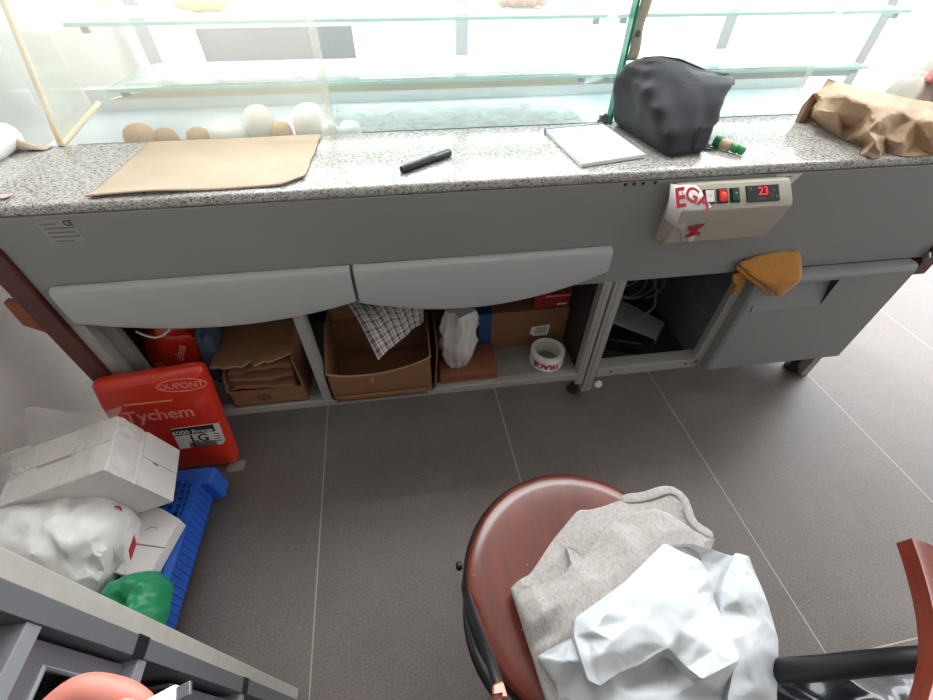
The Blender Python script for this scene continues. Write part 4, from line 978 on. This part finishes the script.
def sideq(s0, s1, t0, t1, off): return [Bc+dc*LC*s+dy*LY*t+rn*off for s, t in ((s0, t0), (s1, t0), (s1, t1), (s0, t1))]
B().prism(sideq(.42, .98, 0, .48, .0006), rn*.002).obj('side_flap', M['whitecard'], wb)
B().prism(sideq(.42, .98, .53, 1, .0006), rn*.002).obj('side_flap', M['whitecard'], wb)
B().prism(sideq(.60, .68, .1, .55, .0005), rn*.0003).obj('side_seam', M['cardseam'], wb)
B().prism(sideq(.02, .36, 0, 1, .001), rn*.0015).obj('film_band', M['wrap'], wb)
B().prism(topq(.12, .36, 0, 1, .004), tn*.001).obj('film_band', M['wrap'], wb)
# loose film rising behind
def film(u, v):
    p = Bc+da*(LA*(1.12*u-.05))+dy*(LY*(-.12+1.2*v))
    h_ = .012+.085*math.exp(-((u-.5)/.2)**2)*(1-v)**2*1.0+.006*noise.noise((u*7, v*7, 2))
    q = p+tn*h_
    if u > .88: q += V((-.05*(u-.88)/.12, 0, -.05*(u-.88)/.12))
    return q
B().grid(film, 36, 24).obj('loose_film', M['clear'], wb, angle=60)

# big white carrier bag on the pallet
b = facet(SACK, lambda x, y: .142, 3, 3, .011, 15, 4, 2, .96, 1, .012)
wbag = tag(b.obj('white_bag', M['whitebag'], angle=40), 'large crumpled white carrier bag with red print on the blue pallet by the wall', 'plastic bag')
b = B().grid(lambda u, v: (-.70+.006*v-.012*u, .47-.028*u+.012*v, .205+.028*v-.02*u), 4, 4); b.obj('red_print', M['print_red'], wbag, solid=.001)
b = B().grid(lambda u, v: (-.722+.012*v+.004*u, .42-.03*u, .172+.02*v), 4, 4); b.obj('red_print', M['print_red'], wbag, solid=.001)
b = B().tube([V((-.744, .540, .250))+V((.007*math.cos(a_), .003*math.sin(a_), .007*math.sin(a_))) for a_ in [2*PI*k/14 for k in range(14)]], .0022, 6, closed=True); b.obj('red_drawstring', M['print_red'], wbag)
# green bag
ol = [(-.745, .40), (-.70, .425), (-.655, .42), (-.615, .385), (-.605, .33), (-.61, .25), (-.66, .235), (-.72, .25), (-.745, .31)]
b = lump(ol, .14, .10, nr=40, na=130, cr=.028, cs=13.0, power=2.4, seed=5, edge_cr=.5, smooth=2, tuck=.9,
         fl=[([(-.70, .33), (-.67, .35), (-.66, .32)], -.02, .008), ([(-.69, .31), (-.65, .30), (-.61, .33)], .012, .009), ([(-.72, .36), (-.66, .38), (-.62, .36)], .008, .012), ([(-.68, .34), (-.66, .27)], -.016, .008)])
tag(b.obj('green_bag', M['greenbag'], angle=70), 'crumpled green plastic bag at the near corner of the blue pallet', 'plastic bag')
# limp clear bag at the far left
ol = [(-1.07, .70), (-1.0, .74), (-.93, .72), (-.92, .64), (-.97, .60), (-1.07, .60)]
b = lump(ol, .24, .07, nr=20, na=70, cr=.04, cs=8, seed=9, edge_cr=.4)
tag(b.obj('clear_bag', M['wrap'], angle=70), 'limp see-through bag between the left wall and the wrapped white box', 'plastic bag')

# ------------------------------------------------------------------ open storage unit, lower left
cu = thing('storage_unit', 'open grey storage unit with plastic bins at the lower left corner', 'shelf unit', (-.55, -.2, 0))
B().box(-.75, -.352, .158, .178, 0, .95).obj('side_panel', M['laminate'], cu, bevel=.0015)
gs = B().box(-.75, -.35, .138, .158, 0, .95).obj('frame_post', M['cubegrey'], cu, bevel=.001)
for z in (.643, .318): B().box(-.352, -.3488, .1375, .1585, z-.011, z+.011).obj('black_joint', M['black'], gs)
for z in (.02, .318, .628, .80, .94):
    s = B().box(-.75, -.352, -.6, .138, z-.009, z+.009).obj('shelf', M['cubeshelf'], cu, bevel=.001)
B().box(-.76, -.75, -.6, .178, 0, .95).obj('back_panel', M['bin'], cu)
B().box(-.75, -.35, -.62, -.6, 0, .95).obj('side_panel', M['cubegrey'], cu)
def bin_(y0, y1, z0, h, label, hole=None):
    t = thing('storage_bin', label, 'bin', (-.5, (y0+y1)/2, z0))
    xf, xb = -.372, -.62
    b = B().box(xb, xf, y0, y0+.004, z0, z0+h).box(xb, xf, y1-.004, y1, z0, z0+h).box(xb, xb+.004, y0, y1, z0, z0+h).box(xb, xf, y0, y1, z0, z0+.004)
    b.obj('bin_body', M['bin'], t)
    m_ = (y0+y1)/2; a0, a1, c0, c1 = m_-.03, m_+.03, z0+h*.5, z0+h*.78
    if hole: a0, a1, c0, c1 = hole
    f = B()
    f.box(xf, xf+.005, y0, a0, z0, z0+h).box(xf, xf+.005, a1, y1, z0, z0+h).box(xf, xf+.005, a0, a1, z0, c0).box(xf, xf+.005, a0, a1, c1, z0+h)
    fp = f.obj('bin_front', M['bin'], t)
    B().tube([(xf+.005, y, z) for y, z in [(a0, c0), (a1, c0), (a1, c1), (a0, c1)]], .004, 8, closed=True).obj('handle_rim', M['cubeshelf'], fp)
bin_(-.02, .134, .6375, .145, 'grey plastic bin with large handle slot on the upper shelf of the storage unit', (.01, .116, .684, .752))
bin_(.0, .13, .3275, .20, 'grey plastic bin on the lower shelf of the storage unit')

# ------------------------------------------------------------------ chair
ch = thing('bistro_chair', 'round-seated red-brown bistro chair with black tubular frame', 'chair', (.225, .195, 0))
sc_ = V((.225, .195, 0))
B().lathe([(.001, .436), (.186, .436), (.1915, .441), (.1925, .447), (.1905, .453), (.183, .458), (.165, .4595), (.12, .456), (.06, .4535), (.001, .453)], sc_, 72).obj('seat', M['seat'], ch, angle=60)
B().ring([(.18, .424), (.196, .424), (.1985, .432), (.198, .441), (.194, .4445), (.18, .437)], sc_, 72).obj('seat_ring', M['tube'], ch)
for a_ in (52, 140, 228, 316):
    d = V((math.cos(math.radians(a_)), math.sin(math.radians(a_)), 0))
    lg = B().tube([sc_+d*.165+V((0, 0, .43)), sc_+d*.185+V((0, 0, .38)), sc_+d*.20+V((0, 0, .2)), sc_+d*.215+V((0, 0, .008))], .011, 12).obj('leg', M['tube'], ch)
    B().lathe([(.012, 0), (.014, .002), (.014, .018), (.012, .02)], sc_+d*.2155, 14).obj('leg_cap', M['rubber'], lg)
B().tube([sc_+V((.19*math.cos(a_), .19*math.sin(a_), .25)) for a_ in [2*PI*k/48 for k in range(48)]], .008, 10, closed=True).obj('stretcher_ring', M['tube'], ch)
B().lathe([(.001, -.006), (.007, -.004), (.008, .002), (.005, .006)], sc_+V((-.198, .055, .432)), 12, X=(0,1,0), Y=(0,0,1), Z=(-1,0,0)).obj('bolt', M['tube'], ch)
# back rail: curved wooden bow from left tip round behind to right tip
def bez(p0, p1, p2, p3, n):
    return [((1-t)**3)*p0+3*(1-t)**2*t*p1+3*(1-t)*t*t*p2+t**3*p3 for t in [i/n for i in range(n+1)]]
ZB = .685
inner = [V(p+(0,)) for p in ((.572, .126), (.561, .105), (.549, .085), (.537, .066), (.524, .048), (.508, .029), (.490, .012), (.470, -.003), (.447, -.018), (.42, -.034), (.38, -.056))]+bez(V((.38, -.056, 0)), V((.30, -.13, 0)), V((.12, -.13, 0)), V((.065, -.03, 0)), 14)[1:]+bez(V((.065, -.03, 0)), V((.05, .0, 0)), V((.045, .03, 0)), V((.047, .046, 0)), 5)[1:]
rings = []
m_ = len(inner)
for i, p in enumerate(inner):
    t = (inner[min(i+1, m_-1)]-inner[max(i-1, 0)]).normalized(); nrm = V((t.y, -t.x, 0))
    c = V((.27, .12, 0))
    if nrm.dot(p-c) < 0: nrm = -nrm
    s = i/(m_-1)
    wd = .066*min(1, .8+4*s, .22+6*(1-s))
    th = .03
    a0 = p+V((0, 0, ZB)); off = [(0, -.012), (.004, -.015), (wd-.006, -.012), (wd, -.004), (wd-.004, .012), (wd*.35, .016), (.012, .015), (.003, .010)]
    shear = V((.0, 0, 0))
    if i == 0: shear = -t*0
    rings.append([a0+nrm*x-t*(.022*x/.062 if i < 2 else 0)*(-1 if i == 0 else -.5)+V((0, 0, z)) for x, z in off])
br = B().loft(rings).obj('back_rail', M['backwood'], ch, bevel=.002, angle=35)
tip = inner[-1]
B().loft([[tip+V((-.012, -.004, ZB-.011)), tip+V((.003, -.004, ZB-.011)), tip+V((.003, -.004, ZB+.012)), tip+V((-.012, -.004, ZB+.012))], [tip+V((-.010, .010, ZB-.009)), tip+V((.001, .012, ZB-.009)), tip+V((.001, .010, ZB+.008)), tip+V((-.010, .008, ZB+.008))]]).obj('rail_tip', M['tipwood'], br, bevel=.002)
B().tube([(.37, .085, .42), (.41, .06, .425), (.444, .043, .437), (.462, .035, .475), (.478, .026, .55), (.489, .021, .61), (.50, .016, .655), (.52, .012, .672)], [.0125, .0145, .0155, .0155, .0145, .0135, .0125, .0125], 14).obj('back_support', M['tube'], ch)
B().tube([(.034, .222, .425), (.033, .20, .45), (.034, .165, .52), (.036, .12, .60), (.041, .08, .65), (.046, .045, .672)], [.0075, .0072, .0066, .0062, .006, .006], 14).obj('back_support', M['tube'], ch)

# grey garment on the seat
def seatbase(x, y):
    r = math.hypot(x-.225, y-.195)
    return .4605 if r < .185 else .4605-min(.05, (r-.185)*.9)
GAR = (GAR[0], GAR[1][:GAR[0]]+[(x, y, min(z, 493)) for x, y, z in GAR[1][GAR[0]:]], GAR[2])
b = facet(GAR, seatbase, 3, 4, .004, 9, 2, 4, .985, 3, .0)
go = tag(b.obj('grey_garment', M['heather'], angle=80), 'heather grey jersey garment bunched on the round chair seat', 'clothing')
facet(GAR_LAYER, lambda x, y: .482, 3, 3, .005, 10, 2, 7, .996, 1, .0).obj('top_layer', M['heather'], go, angle=80)
def edge_strip(pts, w, h, name, m, par):
    rings = []
    for k, p in enumerate(pts):
        t = V(pts[min(k+1, len(pts)-1)])-V(pts[max(k-1, 0)]); t.normalize(); q = V((t.y, -t.x, 0)).normalized()
        rings.append([V(p)+q*x*w+V((0, 0, z*h)) for x, z in ((-1, -.6), (.2, -1), (.5, -.3), (.3, .6), (-.3, .8), (-1, .2))])
    return B().loft(rings).obj(name, m, par, sub=1, angle=80)
edge_strip([(.328, .302, 0.486), (.352, .300, 0.491), (.376, .297, 0.494), (.403, .303, 0.499), (.424, .303, 0.502), (.437, .284, 0.501), (.428, .252, 0.493), (.441, .231, 0.490), (.464, .218, 0.485)], .013, .0026, 'cuff', M['heather'], go)
def bagbase(x, y):
    r = math.hypot(x-.225, y-.195)
    return .462 if r < .19 else .462-min(.06, (r-.19)*.7)
BAG = (BAG[0], [(x, y, z-9) for x, y, z in BAG[1]], BAG[2])
b = facet(BAG, bagbase, 3, 2, .005, 16, 4, 8, .99, 1, .006)
cbag = tag(b.obj('white_bag', M['chairbag'], angle=50), 'shiny white carrier bag lying over the grey garment on the chair', 'plastic bag')

facet(BAG_LAYER, lambda x, y: .525, 3, 2, .0035, 20, 4, 3, .997, 1, .008).obj('front_panel', M['chairbag'], cbag, angle=45)
facet(BAG_SIDE, lambda x, y: .50 if x < .43 else .455, 3, 2, .004, 20, 4, 5, .995, 1, .008).obj('carry_handle', M['chairbag'], cbag, angle=45)

# black bag on the floor under the chair back
ol = [(.60, .06), (.70, .075), (.85, .06), (1.0, .05), (1.05, -.08), (.95, -.22), (.7, -.25), (.56, -.15), (.54, -.02)]
b = lump(ol, .001, .17, nr=30, na=90, cr=.05, cs=5, seed=6, edge_cr=.3)
tag(b.obj('black_bag', M['blackgloss'], angle=70), 'glossy black plastic bag on the floor beyond the chair back at lower right', 'plastic bag')

# ------------------------------------------------------------------ hand holding a white cable plug
def skin_chain(name, verts, edges, radii, mat, parent, root=0, sub=2):
    lo = V(verts[0]); me = bpy.data.meshes.new(name)
    me.from_pydata([V(v)-lo for v in verts], edges, [])
    o = bpy.data.objects.new(name, me); COL.objects.link(o); ORI[o.name] = lo
    og = ORI[parent.name] if parent else V((0, 0, 0))
    if parent: o.parent = parent
    o.location = lo-og
    o.modifiers.new('Skin', 'SKIN'); ly = me.skin_vertices[0]
    for i, r in enumerate(radii):
        ly.data[i].radius = (r, r) if isinstance(r, float) else r
    ly.data[root].use_root = True
    md = o.modifiers.new('Subdivision', 'SUBSURF'); md.levels = sub; md.render_levels = sub
    dg = bpy.context.evaluated_depsgraph_get(); bpy.context.view_layer.update()
    dg = bpy.context.evaluated_depsgraph_get()
    m2 = bpy.data.meshes.new_from_object(o.evaluated_get(dg))
    o.modifiers.clear(); o.data = m2; m2.name = name
    for f in m2.polygons: f.use_smooth = True
    m2.materials.clear(); m2.materials.append(mat)
    return o
hv = [(-.30, -.085, .888), (-.285, -.03, .893),                                   # wrist, palm
      (-.256, .014, .905), (-.212, .062, .9215), (-.186, .054, .9165), (-.172, .0485, .9120),       # thumb (nearest camera)
      (-.30, .0, .880), (-.268, .028, .872), (-.225, .036, .872), (-.195, .034, .880),         # index
      (-.312, -.01, .868), (-.29, .018, .855), (-.25, .026, .850), (-.225, .014, .853),        # middle
      (-.318, -.02, .856), (-.30, .006, .842), (-.265, .014, .838), (-.245, .002, .84),        # ring
      (-.318, -.04, .848), (-.303, -.014, .834), (-.278, -.006, .83), (-.262, -.018, .832),    # little
      (-.31, -.18, .895), (-.32, -.32, .91)]
he = [(0, 1), (1, 2), (2, 3), (3, 4), (4, 5), (1, 6), (6, 7), (7, 8), (8, 9), (1, 10), (10, 11), (11, 12), (12, 13), (1, 14), (14, 15), (15, 16), (16, 17), (1, 18), (18, 19), (19, 20), (20, 21), (0, 22), (22, 23)]
hr = [(.026, .02), (.03, .022), .015, .0105, .0098, .0055, .013, .0095, .009, .007, .013, .0098, .009, .007, .012, .009, .0085, .0065, .011, .008, .0075, .006, (.03, .026), (.038, .034)]
pr = skin_chain('person', hv, he, hr, M['skin'], None, root=0)
tag(pr, "person's hand at the bottom left corner, pinching a white cable plug", 'person')
b = B().lathe([(.001, .0015), (.004, .001), (.0055, -.002), (.005, -.004)], (-.180, .047, .9255), 12, X=(1.4, -.1, -.1), Y=(0, 1, .2), Z=(.1, -.2, 1)); b.obj('thumb_nail', M['nail'], pr)
cbp = thing('cable_plug', 'white cable plug held in the fingers at the bottom left', 'cable', (-.16, .055, .905))
D = V((.93, .25, .22)).normalized(); S = D.cross(V((0, 0, 1))).normalized(); Uz = S.cross(D)
pc = V((-.178, .0455, .9135))
B().loft([[pc+D*h_+S*(w_*math.cos(a_))+Uz*(t_*math.sin(a_)) for a_ in [2*PI*k/24 for k in range(24)]] for h_, w_, t_ in ((0, .004, .003), (.001, .0055, .0042), (.022, .0055, .0042), (.0235, .0045, .0034))]).obj('plug_housing', M['white'], cbp)
B().obox(pc+D*.0275, D*.004, S*.0036, Uz*.0014).obj('metal_tip', M['steel'], cbp, bevel=.0008)
B().tube([pc, pc-D*.02, pc-D*.05+V((0, -.01, -.004)), pc+V((-.09, -.05, -.03)), pc+V((-.11, -.1, -.1)), pc+V((-.09, -.16, -.25))], .0022, 8).obj('cable_lead', M['cableW'], cbp)

# ------------------------------------------------------------------ light
wd = bpy.data.worlds.new('sky'); SC.world = wd; wd.use_nodes = True
nt = wd.node_tree; nt.nodes.clear()
out = nt.nodes.new('ShaderNodeOutputWorld'); bg = nt.nodes.new('ShaderNodeBackground'); nt.links.new(bg.outputs[0], out.inputs[0])
tc = nt.nodes.new('ShaderNodeTexCoord')
def lobe(d, p, s):
    dot = nt.nodes.new('ShaderNodeVectorMath'); dot.operation = 'DOT_PRODUCT'; nt.links.new(tc.outputs['Generated'], dot.inputs[0]); dot.inputs[1].default_value = V(d).normalized()
    mx = nt.nodes.new('ShaderNodeMath'); mx.operation = 'MAXIMUM'; nt.links.new(dot.outputs['Value'], mx.inputs[0]); mx.inputs[1].default_value = 0
    pw = nt.nodes.new('ShaderNodeMath'); pw.operation = 'POWER'; nt.links.new(mx.outputs[0], pw.inputs[0]); pw.inputs[1].default_value = p
    ml = nt.nodes.new('ShaderNodeMath'); ml.operation = 'MULTIPLY'; nt.links.new(pw.outputs[0], ml.inputs[0]); ml.inputs[1].default_value = s
    return ml.outputs[0]
def addn(a, b):
    q = nt.nodes.new('ShaderNodeMath'); q.operation = 'ADD'
    for i, x in enumerate((a, b)):
        if isinstance(x, float): q.inputs[i].default_value = x
        else: nt.links.new(x, q.inputs[i])
    return q.outputs[0]
s = addn(addn(lobe((0, 1, .22), 5.0, 4.0), lobe((0, 1, 1.2), 4.0, 8.5)), addn(lobe((1, .45, .28), 4.0, 6.0), addn(lobe((0, -.3, 1), 1.0, .3), .36)))
nt.links.new(s, bg.inputs['Strength']); bg.inputs['Color'].default_value = (.95, .98, 1.0, 1)
su = bpy.data.lights.new('sun', 'SUN'); su.energy = 3.0; su.angle = math.radians(9); su.color = (1, .98, .95)
so = bpy.data.objects.new('sun', su); COL.objects.link(so)
so.rotation_euler = (V((-.3, .27, 1.0))).to_track_quat('Z', 'Y').to_euler()
so.location = (0, 4, 5)

# ------------------------------------------------------------------ camera
pit, yaw, rol, fpx = .7953, .1449, .0085, 425.685
def rx(a): c, s = math.cos(a), math.sin(a); return Matrix(((1, 0, 0), (0, c, -s), (0, s, c)))
def rz(a): c, s = math.cos(a), math.sin(a); return Matrix(((c, -s, 0), (s, c, 0), (0, 0, 1)))
Rw = rz(rol) @ rx(pit) @ Matrix(((1, 0, 0), (0, 0, -1), (0, 1, 0))) @ rz(yaw)      # world -> cv camera
Rb = Matrix(((1, 0, 0), (0, -1, 0), (0, 0, -1))) @ Rw                             # -> blender camera
cam = bpy.data.cameras.new('camera'); cam.sensor_fit = 'HORIZONTAL'; cam.sensor_width = 36; cam.lens = fpx/933*36; cam.clip_start = .02
co = bpy.data.objects.new('camera', cam); COL.objects.link(co)
mw = Rb.transposed().to_4x4(); mw.translation = V((0, 0, 1.228)); co.matrix_world = mw
SC.camera = co
SC.view_settings.view_transform = 'Standard'
SC.view_settings.look = 'None'
SC.view_settings.exposure = 0
